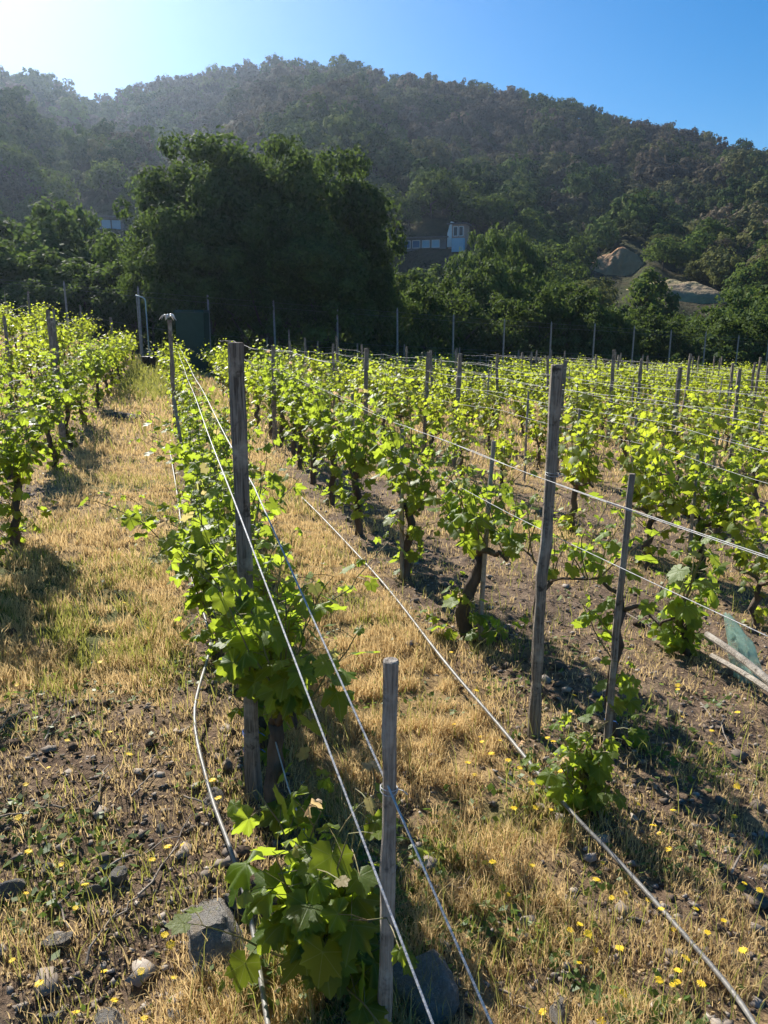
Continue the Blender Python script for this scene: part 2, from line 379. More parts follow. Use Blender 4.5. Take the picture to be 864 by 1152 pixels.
# ------------------------------------------------------------------ trees
def quads(P, N, S, rg, tint):
    """leaf quads: centres P, normals N, sizes S"""
    n = len(P); a = rg.normal(size=(n, 3)); a -= (a * N).sum(1)[:, None] * N; a /= np.linalg.norm(a, axis=1)[:, None] + 1e-9
    b = np.cross(N, a); S = S[:, None]
    w_ = .42
    V = np.stack([P - a * S * .5, P + b * S * w_ * .8 - a * S * .02, P + a * S * .5 + N * S * .08, P - b * S * w_ * .8 + a * S * .05], 1).reshape(-1, 3)
    return V, np.arange(4 * n).reshape(n, 4), np.repeat(tint, 4)
def crown_arrays(seed, W, H, z0, nclump, nleaf, leaf, lop=.3, fill=.25, flat=1.0, wisp=.3, dome=False, nn_=.55):
    rg = np.random.default_rng(seed); P = []; N = []; T = []
    lob = [(rg.uniform(-.30, .30) * W, rg.uniform(-.30, .30) * W, z0 + H * rg.uniform(.30, .72), rg.uniform(.26, .40) * W, rg.uniform(.22, .34) * H) for _ in range(7)]
    lob.append((0, 0, z0 + H * .70, .30 * W, .30 * H)); lob.append((0, 0, z0 + H * .42, .42 * W, .38 * H))
    if dome: lob = [(0, 0, z0 + H * .42, .42 * W, .50 * H), (rg.uniform(-.15, .15) * W, rg.uniform(-.15, .15) * W, z0 + H * .5, .34 * W, .42 * H), (rg.uniform(-.2, .2) * W, rg.uniform(-.2, .2) * W, z0 + H * .35, .36 * W, .4 * H)]
    for c in range(nclump):
        L_ = lob[rg.integers(len(lob))]
        d = rg.normal(size=3); d /= np.linalg.norm(d)
        if d[2] < -.3 and rg.random() < .5: d[2] *= -1
        k = 1.0 if rg.random() > fill else rg.uniform(.4, .9)
        cc = np.array([L_[0] + d[0] * L_[3] * k, L_[1] + d[1] * L_[3] * k, L_[2] + d[2] * L_[4] * k])
        if dome and d[2] < -.1: cc[2] += abs(d[2]) * L_[4] * .8
        cr = W * rg.uniform(.055, .125) * (1.15 if dome else 1); cn = int(nleaf * rg.uniform(.6, 1.4))
        q = rg.normal(size=(cn, 3)); q /= np.linalg.norm(q, axis=1)[:, None]
        rad = rg.uniform(.35, 1.0, cn) ** .6 * (1 + wisp * rg.random(cn) ** 4 * 2)
        p = cc + q * (rad * cr)[:, None] * np.array([1, 1, .8 * flat])
        nn = q * .9 + np.array([0, 0, .35]) + (d * .5 if dome else 0) + rg.normal(size=(cn, 3)) * nn_; nn /= np.linalg.norm(nn, axis=1)[:, None]
        P.append(p); N.append(nn); T.append(np.clip(rg.normal(.45, .22) + rg.normal(size=cn) * .16, 0, 1))
    P = np.concatenate(P); N = np.concatenate(N); T = np.concatenate(T)
    P[:, 2] = np.maximum(P[:, 2], .15)
    return quads(P, N, leaf * rg.uniform(.6, 1.35, len(P)), rg, T)
def trunk_mesh(seed, W, H, z0, r, nb=7):
    rg = np.random.default_rng(seed); b = MB(); top = z0 + H * .65
    zs = np.linspace(-.3, top, 7); P = np.stack([np.cumsum(rg.normal(size=7) * .03 * H * .3), np.cumsum(rg.normal(size=7) * .03 * H * .3), zs], 1)
    b.tube(P, np.linspace(r, r * .25, 7), 7, jit=.2)
    for k in range(nb):
        i = rg.integers(1, 6); th = rg.uniform(0, 6.28); L_ = W * rg.uniform(.25, .42)
        q = [P[i], P[i] + np.array([math.cos(th) * L_ * .5, math.sin(th) * L_ * .5, H * .12]), P[i] + np.array([math.cos(th) * L_, math.sin(th) * L_, H * rg.uniform(.2, .34)])]
        b.tube(q, [r * .4, r * .25, r * .08], 5)
    return b.mesh('trunk', True)
EXT = {}
def tree_proto(seed, W, H, z0, nc, nl, leaf, mat, r=.25, **kw):
    V, Fc, T = crown_arrays(seed, W, H, z0, nc, nl, leaf, **kw)
    cm = make_mesh('crown', V, Fc, {'tint': T}); cm.materials.append(mat)
    tm = trunk_mesh(seed, W, H, z0, r); tm.materials.append(M['tree_bark'])
    cc_ = np.asarray(V); EXT[cm.name] = (np.percentile(cc_[:, 2], 99.6), np.percentile(cc_[:, 0], 98.5) - np.percentile(cc_[:, 0], 1.5))
    return tm, cm
def place_tree(name, pr, x, y, z, sc, rz, label, group):
    t = link(name, None, loc=(x, y, z), rz=rz, scale=sc); tag(t, label, 'tree', group)
    link('trunk', pr[0], parent=t); link('crown', pr[1], parent=t); return t
def sized(px, ytop, d, wpx):
    """x,y and height/width in metres for a tree d metres off whose top shows at px,ytop"""
    X, Y, Z = ray(px, ytop); k = d / Y; x, y = X * k, d; zt = CAMZ + Z * k; z = land_z(x, y) if d > 66 else float(terr(x, y))
    return x, y, z, zt - z, wpx / F * d
big = [tree_proto(111 + i, 8.5, 10, 1.0, 170, 150, .26, M['big'], .35, wisp=.2, nn_=.4) for i in range(3)]
bt = [(198, 152, 40, 135, 'broad dark evergreen at the left end of the great tree clump by the fence'),
      (262, 166, 43, 150, 'tallest dark evergreen in the middle of the great tree clump'),
      (318, 150, 40, 140, 'dark evergreen right of the tallest in the great tree clump'),
      (378, 168, 42, 125, 'dark round evergreen at the right shoulder of the great tree clump'),
      (232, 235, 37.5, 110, 'low sunlit evergreen at the front of the great tree clump behind green bin'),
      (300, 215, 37.5, 140, 'low dense evergreen filling the front middle of the great tree clump'),
      (356, 240, 38.0, 130, 'low evergreen at front right of the great tree clump'),
      (418, 262, 42, 70, 'narrow dark evergreen stepping down right of the great tree clump'),
      (165, 262, 40, 60, 'small pale leaved evergreen leaning left of the great tree clump')]
for i, (px, yt, d, wp, lab) in enumerate(bt):
    x, y, z, h, wd = sized(px, yt, d, wp)
    eh, ew = EXT[big[i % 3][1].name]; place_tree('evergreen_tree', big[i % 3], x, y, z - .3, (wd / ew, wd / ew, h / eh), i * 1.9, lab, 'evergreens of the great tree clump')
midp = [tree_proto(200 + i, 5.5, 5.6, .2, 75, 75, .27, M['mid'], .16, wisp=.5) for i in range(4)]
leftp = [tree_proto(220 + i, 5.5, 5.6, .2, 75, 80, .27, M['big'], .16, wisp=.5) for i in range(2)]
mt = []
for px, yt, d, wp in [(-20, 240, 50, 110), (35, 224, 52, 95), (78, 232, 54, 70), (110, 262, 50, 80), (20, 268, 44, 100), (65, 280, 43, 90), (118, 290, 42, 70), (148, 300, 41, 60), (-40, 285, 42, 90), (92, 306, 40.5, 60), (40, 310, 39.5, 70), (140, 268, 52, 60)]:
    mt.append((px, yt, d, wp, 'l'))
for px, yt, d, wp in [(455, 304, 48, 64), (500, 308, 50, 56), (478, 318, 44, 60), (538, 262, 66, 44), (560, 255, 70, 52), (590, 262, 72, 46), (545, 290, 52, 66), (585, 298, 52, 62), (520, 328, 46, 60), (566, 330, 47, 60), (610, 322, 48, 56), (635, 312, 52, 50), (650, 318, 50, 60), (690, 342, 50, 44), (668, 345, 48, 50), (728, 342, 52, 54), (760, 350, 54, 40), (800, 344, 56, 56), (835, 322, 58, 62), (870, 318, 56, 70), (850, 345, 52, 60), (815, 352, 53, 50), (905, 325, 58, 70), (440, 330, 43, 60), (700, 352, 50, 44), (745, 360, 51, 40), (780, 362, 51, 44)]:
    mt.append((px, yt, d, wp, 'r'))
mt.sort(key=lambda q: q[0])
n_l = n_r = 0
ords = ['first', 'second', 'third', 'fourth', 'fifth', 'sixth', 'seventh', 'eighth', 'ninth', 'tenth', 'eleventh', 'twelfth', 'thirteenth', 'fourteenth', 'fifteenth', 'sixteenth', 'seventeenth', 'eighteenth', 'nineteenth', 'twentieth', 'twenty-first', 'twenty-second', 'twenty-third', 'twenty-fourth', 'twenty-fifth', 'twenty-sixth', 'twenty-seventh', 'twenty-eighth']
for i, (px, yt, d, wp, sd_) in enumerate(mt):
    x, y, z, h, wd = sized(px, yt, d, wp)
    if sd_ == 'l':
        lab = 'dark bushy tree behind the left fence, %s from the left edge' % ords[n_l]; n_l += 1; pr = leftp[i % 2]
    else:
        lab = 'green leafy tree behind the right fence, %s from the great tree clump' % ords[n_r]; n_r += 1; pr = midp[i % 4]
    eh, ew = EXT[pr[1].name]; place_tree('leafy_tree', pr, x, y, z - .2, (wd * 1.12 / ew, wd * 1.12 / ew, h / eh), i * 2.3, lab, 'trees just behind the fence, left side' if sd_ == 'l' else 'trees just behind the fence, right side')
# low scrub behind the fence closes the view under the trees
def scrub():
    rg = np.random.default_rng(5); Vs = []; Fs = []; Ts = []; n = 0
    protoV, protoF, protoT = crown_arrays(301, 3.0, 2.2, -.2, 26, 36, .24)
    for i in range(150):
        px = rg.uniform(-140, 1000); X = (px - 432) / F; d = rg.uniform(41, 64) * (1 if px < 430 else 1.05) + max(0, (px - 430)) * .012
        x, y = X * d, d; s_ = rg.uniform(.7, 1.35); a = rg.uniform(0, 6.28)
        V = protoV.copy(); V[:, :2] = V[:, :2] @ np.array([[math.cos(a), -math.sin(a)], [math.sin(a), math.cos(a)]]); V *= s_
        V += np.array([x, y, float(terr(x, y))]); Vs.append(V); Fs.append(protoF + n); Ts.append(np.clip(protoT + rg.normal() * .15, 0, 1)); n += len(V)
    me = make_mesh('undergrowth', np.concatenate(Vs), np.concatenate(Fs), {'tint': np.concatenate(Ts)})
    tag(link('undergrowth', me, M['big']), 'tangled dark undergrowth beneath the trees beyond the fence', 'undergrowth', kind='stuff')
scrub()
# hillside trees
def hill_trees():
    rg = np.random.default_rng(31)
    pr = []
    for k, (mat, W, H) in enumerate([('hg', 8, 7), ('hg', 7, 7.5), ('hg', 8.5, 6.5), ('ho', 7.5, 6.5), ('ho', 7, 6), ('hb', 6.5, 6.5), ('hb', 7, 6)]):
        pr.append(tree_proto(400 + k, W, H, -.4, 70, 34, .50 if mat != 'hb' else .40, M[mat], .2, wisp=.35, dome=True, nn_=.3))
    far = []
    for k in range(5):
        V, Fc, T = crown_arrays(500 + k, 7.5, 6.8, -.6, 42, 19, .80, wisp=.3, dome=True, nn_=.3); far.append((V, Fc, T))
    pts = []
    r = 78.0
    while r < 415:
        step = 5.6 if r < 200 else 6.3
        a0 = -.70
        while a0 < .70:
            a = a0 + rg.uniform(-.4, .4) * step / r; q = r + rg.uniform(-.45, .45) * step; x, y = q * math.sin(a), q * math.cos(a)
            a0 += step / r
            pts.append((x, y, q, a))
        r += step * .95
    out = []
    for x, y, q, a in pts:
        z = float(hill_z(np.array([x]), np.array([y]))[0])
        if z < float(terr(x, y)) - 3: continue
        px = 432 + F * x / (y * math.cos(PIT) - (z - CAMZ) * math.sin(PIT))
        skip = False
        for (cx, cy, cr) in CLEAR + LINES:
            if math.hypot(x - cx, y - cy) < cr: skip = True
        if skip: continue
        k = float(fbm(np.array([x / 40]), np.array([y / 40]), 90, 2)[0]) + rg.normal() * .12 + sm(q, 150, 300) * .17 + (.05 if px > 620 else 0)
        kd = 0 if k < .60 else (1 if k < .74 else 2)
        out.append((x, y, z, q, kd, px))
    vis = [o for o in out if -60 < o[5] < 930]; vis.sort(key=lambda o: o[3])
    near = vis[:225]; nk = set(id(o) for o in near); rest = [o for o in out if id(o) not in nk]
    names = ['dark green', 'olive green', 'grey-brown twiggy']
    for i, (x, y, z, q, kd, px) in enumerate(near):
        side = 'far left' if px < 110 else 'left' if px < 300 else 'middle' if px < 480 else 'right' if px < 680 else 'far right'
        ht = 'foot' if q < 100 else 'lower slope'
        s_ = rg.uniform(.62, 1.15) * (.8 if q < 110 else 1)
        p = pr[{0: rg.integers(0, 3), 1: rg.integers(3, 5), 2: rg.integers(5, 7)}[kd]]
        place_tree('hillside_tree', p, x, y, z, (s_, s_, s_ * rg.uniform(.85, 1.2)), rg.uniform(0, 6.28), '%s tree on the %s of the hill, %s part of picture' % (names[kd], ht, side), '%s trees on the %s of the hill, %s' % (names[kd], ht, side))
    Vs = []; Fs = []; Ts = []; Ks = []; n = 0
    for (x, y, z, q, kd, px) in rest:
        V, Fc, T = far[rg.integers(5)]; a = rg.uniform(0, 6.28); s_ = rg.uniform(.42, 1.25) * (1 if rg.random() > .06 else 1.35)
        V = V.copy(); V[:, :2] = V[:, :2] @ np.array([[math.cos(a), -math.sin(a)], [math.sin(a), math.cos(a)]]); V *= np.array([s_, s_, s_ * rg.uniform(.8, 1.2)])
        V += np.array([x, y, z]); Vs.append(V); Fs.append(Fc + n); n += len(V); Ts.append(np.clip(T * .8 + rg.normal() * .32 + .12, 0, 1)); Ks.append(np.full(len(V), float(kd) + rg.uniform(-.3, .3)))
    me = make_mesh('hillside_wood', np.concatenate(Vs), np.concatenate(Fs), {'tint': np.concatenate(Ts), 'kind': np.concatenate(Ks)})
    tag(link('hillside_wood', me, M['hs']), 'distant mixed wood covering the upper hillside to the skyline', 'wood', kind='stuff')
CLEAR = [(HS[0], HS[1], 6.5), (HS[0] - 5, HS[1], 6), (HS[0]*.93, HS[1]*.93, 5), (HL[0], HL[1], 7), (BK[0], BK[1], 8), (BK[0] * .93, BK[1] * .93, 7), (MOUND[0], MOUND[1], 9), (MOUND[0] * .9, MOUND[1] * .9, 8), (HL[0] * .95, HL[1] * .95, 5)]
LINES = [(p[0] * f, p[1] * f, w_) for p, w_, f0 in ((HS, 5, .76), ((HS[0] - 7, HS[1]), 5, .76), (HL, 5.0, .8), (BK, 6.5, .75), (MOUND, 7.5, .70)) for f in np.arange(f0, 1, .03)]
hill_trees()

# bank and mound
def bank():
    x0, y0 = BK; z0 = land_z(x0, y0); n, m = 40, 16; V = []
    for j in range(m + 1):
        v = j / m
        for i in range(n + 1):
            a = -1 + 2 * i / n; hh = 5.0 * (max(0, 1 - abs(a) ** 2.4)) ** .6 * (1 + .10 * math.sin(5 * a + 1)) + .3
            nz = float(fbm(np.array([a * 6.]), np.array([v * 3.]), 95, 3)[0]) - .5
            V.append((a * 5.8, -6.0 + v * 4.6 + (1 - a * a) * 1.8 + nz * 2.2, -2.4 + v * hh + nz * 1.3))
    k = len(V)
    V += [(p[0] * 1.05, p[1] + 3.5, p[2] - 1.0) for p in V[:]]
    Fc = []
    for j in range(m):
        for i in range(n):
            q = j * (n + 1) + i; Fc.append((q, q + 1, q + n + 2, q + n + 1)); Fc.append((k + q, k + q + n + 1, k + q + n + 2, k + q + 1))
    for i in range(n): q = m * (n + 1) + i; Fc.append((q, q + 1, k + q + 1, k + q))
    for j in range(m):
        q = j * (n + 1); Fc.append((q, q + n + 1, k + q + n + 1, k + q)); q += n; Fc.append((q, k + q, k + q + n + 1, q + n + 1))
    me = make_mesh('earth_bank', V, Fc, None, True)
    tag(link('earth_bank', me, M['earth'], loc=(x0, y0, z0), rz=-math.atan2(x0, y0)), 'arched bare earth cut at the foot of the hill behind the mound', kind='structure')
bank()
def mound():
    x0, y0 = MOUND; X, Y, Z = ray(740, 314); zt = CAMZ + Z * y0 / Y; z0 = land_z(x0, y0) - 1.5; n = 60; V = []
    for j in range(n + 1):
        for i in range(n + 1):
            a, b = -1 + 2 * i / n, -1 + 2 * j / n; r = math.hypot(a * (1 + .15 * math.sin(3 * b)), b)
            h = max(0, 1 - r ** 2.2) ; nz = float(fbm(np.array([a * 5 + 3]), np.array([b * 5.]), 97, 4)[0]) - .5
            V.append((a * 8.5, b * 7, (zt - z0) * (h ** .8) + nz * 1.1 * h - .3))
    Fc = [(j * (n + 1) + i, j * (n + 1) + i + 1, (j + 1) * (n + 1) + i + 1, (j + 1) * (n + 1) + i) for j in range(n) for i in range(n)]
    me = make_mesh('mound', V, Fc, None, True)
    tag(link('mound', me, M['mound'], loc=(x0, y0, z0), rz=-math.atan2(x0, y0)), 'low knoll of dry golden grass in front of the earth bank', kind='structure')
mound()

# ------------------------------------------------------------------ houses on the hill foot
def house_right():
    x, y = HS; z = land_z(x, y); X, Y, Z = ray(515, 249); zt = CAMZ + Z * y / Y
    t = link('hill_house', None, loc=(x, y, zt - 6.5), rz=-math.atan2(x, y) - .25, scale=1.0); tag(t, 'small white gabled house with brick front among trees on the hill foot', 'house')
    b = MB(); b.box((.1, 1.6, 3.3), (2.9, 3.0, 5.4)); link('wall', b.mesh('wall'), M['wall_brick'], t)
    b = MB(); V = [(-1.5, -.1, 2.4), (-.75, -.1, 2.4), (-.75, -.1, 6.5), (-.95, -.1, 6.5), (-1.5, -.1, 4.6)]; V += [(a, 3.2, c) for a, _, c in V]
    V = [(a - .02, c_, d) for a, c_, d in V]
    b.add(V, [(0, 1, 2, 3, 4), (9, 8, 7, 6, 5)] + [(i, (i + 1) % 5, (i + 1) % 5 + 5, i + 5) for i in range(5)]); link('gable_wall', b.mesh('gable_wall'), M['wall_white'], t)
    b = MB(); b.box((.15, 1.6, 6.15), (3.5, 3.7, .22)); link('roof', b.mesh('roof'), M['roof'], t)
    for k in range(2):
        b = MB(); fx = -.1 + k * .95
        for dx in (-.36, .36): b.box((fx + dx, .06, 4.9), (.09, .12, 1.5))
        for dz in (-.75, .75): b.box((fx, .06, 4.9 + dz), (.8, .12, .09))
        f = link('window', b.mesh('window'), M['wall_white'], t)
        b = MB(); b.box((fx, .07, 4.9), (.64, .05, 1.42)); link('pane', b.mesh('pane'), M['dark_glass'], f)
    b = MB(); b.box((.55, -.5, 2.6), (2.1, .9, 2.2)); link('porch_panel', b.mesh('porch_panel'), M['sky_tinted'], t)  # shaded wall, the blue skylight on it painted into its colour
    b = MB(); b.box((-6.0, 1.5, 2.6), (8.6, 3.2, 2.6)); w_ = link('annexe_wall', b.mesh('annexe_wall'), M['wall_dark'], t)
    b = MB(); b.box((-6.0, 1.4, 4.05), (9.4, 4.2, .24)); link('annexe_roof', b.mesh('annexe_roof'), M['roof'], t)
    for k in range(4):
        b = MB()
        cx = -8.8 + k * 1.75
        for dx in (-.66, .66): b.box((cx + dx, -.14, 3.0), (.08, .1, 1.2))
        for dz in (-.6, .6): b.box((cx, -.14, 3.0 + dz), (1.4, .1, .08))
        f = link('window', b.mesh('window'), M['wall_white'], t); b = MB(); b.box((cx, -.13, 3.0), (1.24, .05, 1.12)); link('pane', b.mesh('pane'), M['sky_tinted'] if k > 1 else M['glass'], f)
house_right()
def house_left():
    x, y = HL; X, Y, Z = ray(118, 243); zt = CAMZ + Z * y / Y
    t = link('hill_house', None, loc=(x, y, zt - 4.0), rz=-math.atan2(x, y)); tag(t, 'long low flat roofed house with a band of blue windows, far left', 'house')
    b = MB(); b.box((0, 1.8, 2.0), (9.5, 3.5, 3.4)); link('wall', b.mesh('wall'), M['wall_dark'], t)
    b = MB(); b.box((.5, 1.6, 3.85), (11.5, 4.6, .28)); link('roof', b.mesh('roof'), M['roof'], t)
    for k in range(4):
        cx = -3.0 + k * 1.6; b = MB()
        for dx in (-.74, .74): b.box((cx + dx, -.02, 2.7), (.09, .1, 1.5))
        for dz in (-.75, .75): b.box((cx, -.02, 2.7 + dz), (1.57, .1, .09))
        f = link('window', b.mesh('window'), M['wall_dark'], t); b = MB(); b.box((cx, .01, 2.7), (1.38, .05, 1.4)); link('pane', b.mesh('pane'), M['sky_tinted'], f)
house_left()

# ------------------------------------------------------------------ fence behind the vineyard
def fence():
    line = [(-24, 29.5), (-14, 32.5), (2, 37), (9.5, 40.5), (20.6, 46.5), (36, 55)]
    seg = np.array(line); d = np.r_[0, np.cumsum(np.hypot(*np.diff(seg, axis=0).T))]
    t = link('wire_fence', None, loc=(line[0][0], line[0][1], 0)); tag(t, 'long wire mesh fence on pale pointed posts behind the vines', 'fence')
    t.location = (0, 36, 0)
    n = int(d[-1] / 2.75); ss = np.linspace(0, d[-1], n + 1); P = np.stack([np.interp(ss, d, seg[:, 0]), np.interp(ss, d, seg[:, 1])], 1)
    Z = np.array([float(terr(x, y)) for x, y in P])
    tp = [(-80, 303), (6, 310), (80, 317), (240, 331), (451, 348), (580, 358), (699, 366), (804, 374), (851, 379), (1000, 392)]
    HTs = []
    for (x, y), z in zip(P, Z):
        q = 432 + F * x / (y * .97); X, Y, Zr = ray(q, np.interp(q, [a for a, _ in tp], [b_ for _, b_ in tp])); HTs.append(CAMZ + Zr * y / Y - z)
    HTs = np.array(HTs)
    for (x, y), z, HT in zip(P, Z, HTs):
        b = MB(); h = HT + rng.uniform(-.06, .08); lx = rng.uniform(-.03, .03)
        b.tube([(0, 0, -.2), (lx * .5, 0, h * .5), (lx, 0, h - .12), (lx, 0, h)], [.05, .044, .04, .01], 4)
        link('post', b.mesh('post'), M['concrete'], t, loc=(x, y - 36, z))
    b = MB(); fine = np.linspace(0, d[-1], int(d[-1] / .22)); FX = np.interp(fine, d, seg[:, 0]); FY = np.interp(fine, d, seg[:, 1]) - 36 - .06; FZ = np.interp(fine, ss, Z); FH = np.interp(fine, ss, HTs) - .2
    for k in range(0, len(fine) - 9, 1):
        for dr in (1, -1):
            z0, z1 = (.05, FH[k + 9]) if dr > 0 else (FH[k], .05); p0 = np.array([FX[k], FY[k], FZ[k] + z0]); p1 = np.array([FX[k + 9], FY[k + 9], FZ[k + 9] + z1])
            w_ = .0022; b.add([p0 + (0, 0, w_), p0 - (0, 0, w_), p1 - (0, 0, w_), p1 + (0, 0, w_)], [(0, 1, 2, 3)])
    for h in (.02, .5, .93, 1.0):
        q = np.stack([P[:, 0], P[:, 1] - 36 - .06, Z + h * (HTs - .15)], 1); b.tube(q, .005, 4)
    link('wire_mesh', b.mesh('wire_mesh'), M['net_wire'], t)
fence()

# ------------------------------------------------------------------ vine leaves
def leaf_template(kind):
    if kind == 'near':
        ang = []; rad = []; vein = []
        tips = [(0, 1.0), (52, .86), (105, .66)]
        pts = [(-180, .10, 0), (-162, .46, 0), (-145, .50, 0), (-132, .62, 0), (-120, .60, .0), (-106, .74, 1), (-94, .64, 0), (-84, .70, 0), (-76, .60, 0), (-66, .78, 0), (-60, .76, 0), (-51, .93, 1), (-43, .78, 0), (-36, .80, 0), (-28, .66, 0), (-20, .84, 0), (-12, .84, 0), (-7, .96, 0), (0, 1.06, 1)]
        pts = pts + [(-a, r, v) for a, r, v in pts[-2:0:-1]]
        n = len(pts); V = [(0, 0, 0)]; ve = [1.0]
        for f in (.5, 1.0):
            for a, r, v in pts:
                a_ = math.radians(a); x = math.sin(a_) * r * f; y = math.cos(a_) * r * f + .0
                z = -.22 * abs(x) * (1 + f) * .5 + .10 * math.sin(a_ * 5) * f * f - .18 * max(y, 0) ** 2
                V.append((x, y, z)); ve.append(float(v))
        Fc = [(0, 1 + i, 1 + (i + 1) % n) for i in range(n) if i != 0 or True]
        for i in range(n):
            j = (i + 1) % n; Fc += [(1 + i, 1 + n + i, 1 + n + j), (1 + i, 1 + n + j, 1 + j)]
    elif kind == 'mid':
        pts = [(-150, .42), (-105, .66), (-80, .58), (-50, .90), (-27, .66), (0, 1.02), (27, .66), (50, .90), (80, .58), (105, .66), (150, .42)]
        V = [(0, 0, 0)]; ve = [0.3]
        for a, r in pts:
            a_ = math.radians(a); x = math.sin(a_) * r; y = math.cos(a_) * r; V.append((x, y, -.25 * abs(x) - .18 * max(y, 0) ** 2)); ve.append(.3)
        Fc = [(0, 1 + i, 2 + i) for i in range(len(pts) - 1)]
    else:
        V = [(0, -.1, 0), (-.75, -.25, -.2), (-.6, .55, -.25), (0, .95, -.15), (.6, .55, -.22), (.75, -.25, -.2)]; ve = [.3] * 6
        Fc = [(0, 2, 1), (0, 3, 2), (0, 4, 3), (0, 5, 4)]
    V = np.array(V, float) * .5
    return V, np.array(Fc), np.array(ve)
LT = {k: leaf_template(k) for k in ('near', 'mid', 'far')}
def leaves_mesh(Ls, kind, mat):
    """Ls: list of (pos, dir, normal, size, tint)"""
    V0, F0, ve = LT[kind]; n = len(Ls)
    P = np.array([l[0] for l in Ls]); D = np.array([l[1] for l in Ls]); N = np.array([l[2] for l in Ls]); S = np.array([l[3] for l in Ls]); T = np.array([l[4] for l in Ls])
    D /= np.linalg.norm(D, axis=1)[:, None] + 1e-9; N -= (N * D).sum(1)[:, None] * D; N /= np.linalg.norm(N, axis=1)[:, None] + 1e-9; B = np.cross(D, N)
    cup = rng.uniform(-.6, 3.0, n)
    Vx = V0[None, :, 0, None] * B[:, None] ; Vy = V0[None, :, 1, None] * D[:, None]; Vz = V0[None, :, 2, None] * N[:, None] * cup[:, None, None]
    V = P[:, None] + (Vx + Vy + Vz) * 1.15 * S[:, None, None]
    m = len(V0); Fc = (F0[None] + (np.arange(n) * m)[:, None, None]).reshape(-1, 3)
    me = make_mesh('leaves', V.reshape(-1, 3), Fc, {'tint': np.repeat(T, m), 'vein': np.tile(ve, n)}, kind == 'near'); me.materials.append(mat)
    return me
def vine_proto(seed, kind, trunk_h=.5, top=1.3, arm=.42, width=.16, nshoot=8, leaf=.11, basal=0, step=.07, r=.024, low=None):
    rg = np.random.default_rng(seed); b = MB(); lv = []; sb = MB()
    n = 9; zz = np.linspace(-.08, trunk_h, n); wob = np.cumsum(rg.normal(size=(n, 2)) * .018, axis=0); wob[0:2] *= .3
    Pt = np.column_stack([wob, zz]); b.tube(Pt, np.linspace(r * 1.35, r, n) * (1 + .25 * rg.random(n)), 7, jit=.3)
    starts = []
    for sg in (1, -1):
        m = 5; q = [Pt[-1]]
        for i in range(1, m + 1): q.append(Pt[-1] + np.array([rg.normal() * .02, sg * arm * i / m, .04 + .05 * i / m + rg.normal() * .02]))
        b.tube(q, np.linspace(r * .8, r * .35, m + 1), 6, jit=.3)
        starts += q[1:]
    def shoot(p0, L_, lean):
        k = max(3, int(L_ / step)); p = np.array(p0, float); d = np.array([lean[0], lean[1], 1.0]); path = [p.copy()]
        for i in range(k):
            d = d + rg.normal(size=3) * .16; d[2] = max(d[2], .25); d[0] *= .92; dd = d / np.linalg.norm(d); p = p + dd * L_ / k; path.append(p.copy())
            u = (i + 1) / k; th = rg.uniform(0, 6.28) if i % 2 else rg.uniform(0, 6.28) + 3.1
            o = np.array([math.cos(th), math.sin(th), rg.uniform(-.15, .5)]); pet = leaf * rg.uniform(.4, .9)
            size = leaf * (1.15 - .65 * u ** 2.5) * rg.uniform(.65, 1.2)
            dr = o + np.array([0, 0, -rg.uniform(.2, 1.3)]); nm = np.array([0, 0, 1.0]) + o * rg.uniform(0, .9) + rg.normal(size=3) * .45
            ti = np.clip(.25 + .5 * u ** 2 + rg.normal() * .2, 0, 1)
            if u > .9 and rg.random() < .4: ti = 1.0 + rg.uniform(.0, .3)
            lp = p + o * pet; lv.append((lp, dr, nm, size, ti))
            if kind == 'near': sb.tube([p, p + o * pet * .5 + (0, 0, .006), lp], .0014, 3, cap=False)
        sb.tube(path, np.linspace(.0042, .0016, len(path)), 4 if kind != 'near' else 5, cap=False)
    for i in range(nshoot):
        s0 = starts[rg.integers(len(starts))]; L_ = max(.12, (top - trunk_h) * rg.uniform(.5, 1.05)); shoot(s0, L_, (rg.normal() * width * 1.3, rg.normal() * .15))
    for i in range(basal): shoot(Pt[min(n - 1, 1 + int((rg.random() * .95 if low is None else rg.random() * low / trunk_h) * (n - 1)))], rg.uniform(.18, .40), (rg.normal() * .7, rg.normal() * .7))
    mat = M['vine'] if kind == 'near' else M['vine_far']
    tm = b.mesh('trunk', True); tm.materials.append(M['bark']); sm_ = sb.mesh('shoots'); sm_.materials.append(M['shoot'])
    return tm, sm_, leaves_mesh(lv, kind, mat), len(lv)
def place_vine(pr, x, y, label, group=None, sc=1.0, rz=0.0, name='grapevine', z=None):
    t = link(name, None, loc=(x, y, gz(x, y) if z is None else z), rz=ROW + rz, scale=sc); tag(t, label, 'grapevine', group)
    link('trunk', pr[0], parent=t); link('shoots', pr[1], parent=t); link('leaves', pr[2], parent=t); return t

# ------- vines of the near rows, one by one
GA = 'vines of the tall-post row'; GB = 'vines of the row right of the centre'; GC = 'vines of the row left of the path'
row_name = {}
def xy_row(s, t): return to_xy(s, t)
pA = [vine_proto(600, 'near', .14, .60, .12, .20, 12, .13, 9, .05, .014),     # nearest, beside the front stake
      vine_proto(601, 'near', .40, 1.05, .22, .20, 13, .115, 4, .052, .024),
      vine_proto(602, 'near', .36, 1.20, .44, .20, 20, .11, 12, .052),
      vine_proto(603, 'near', .34, 1.16, .46, .22, 20, .11, 12, .052)]
x, y = at(390, 1125); place_vine(pA[0], x, y, 'nearest grapevine with large crumpled leaves, left of the front stake', GA)
x, y = at(283, 895); place_vine(pA[3], x + .04, y + .35, 'grapevine close behind the foot of the tall near post', GA, rz=.1)
x, y = at(294, 925); place_vine(pA[1], x, y, 'grapevine in front of the tall near post with large hanging leaves', GA, rz=.1)
sA = [3.95, 4.95, 5.9, 6.9, 7.9, 8.9]
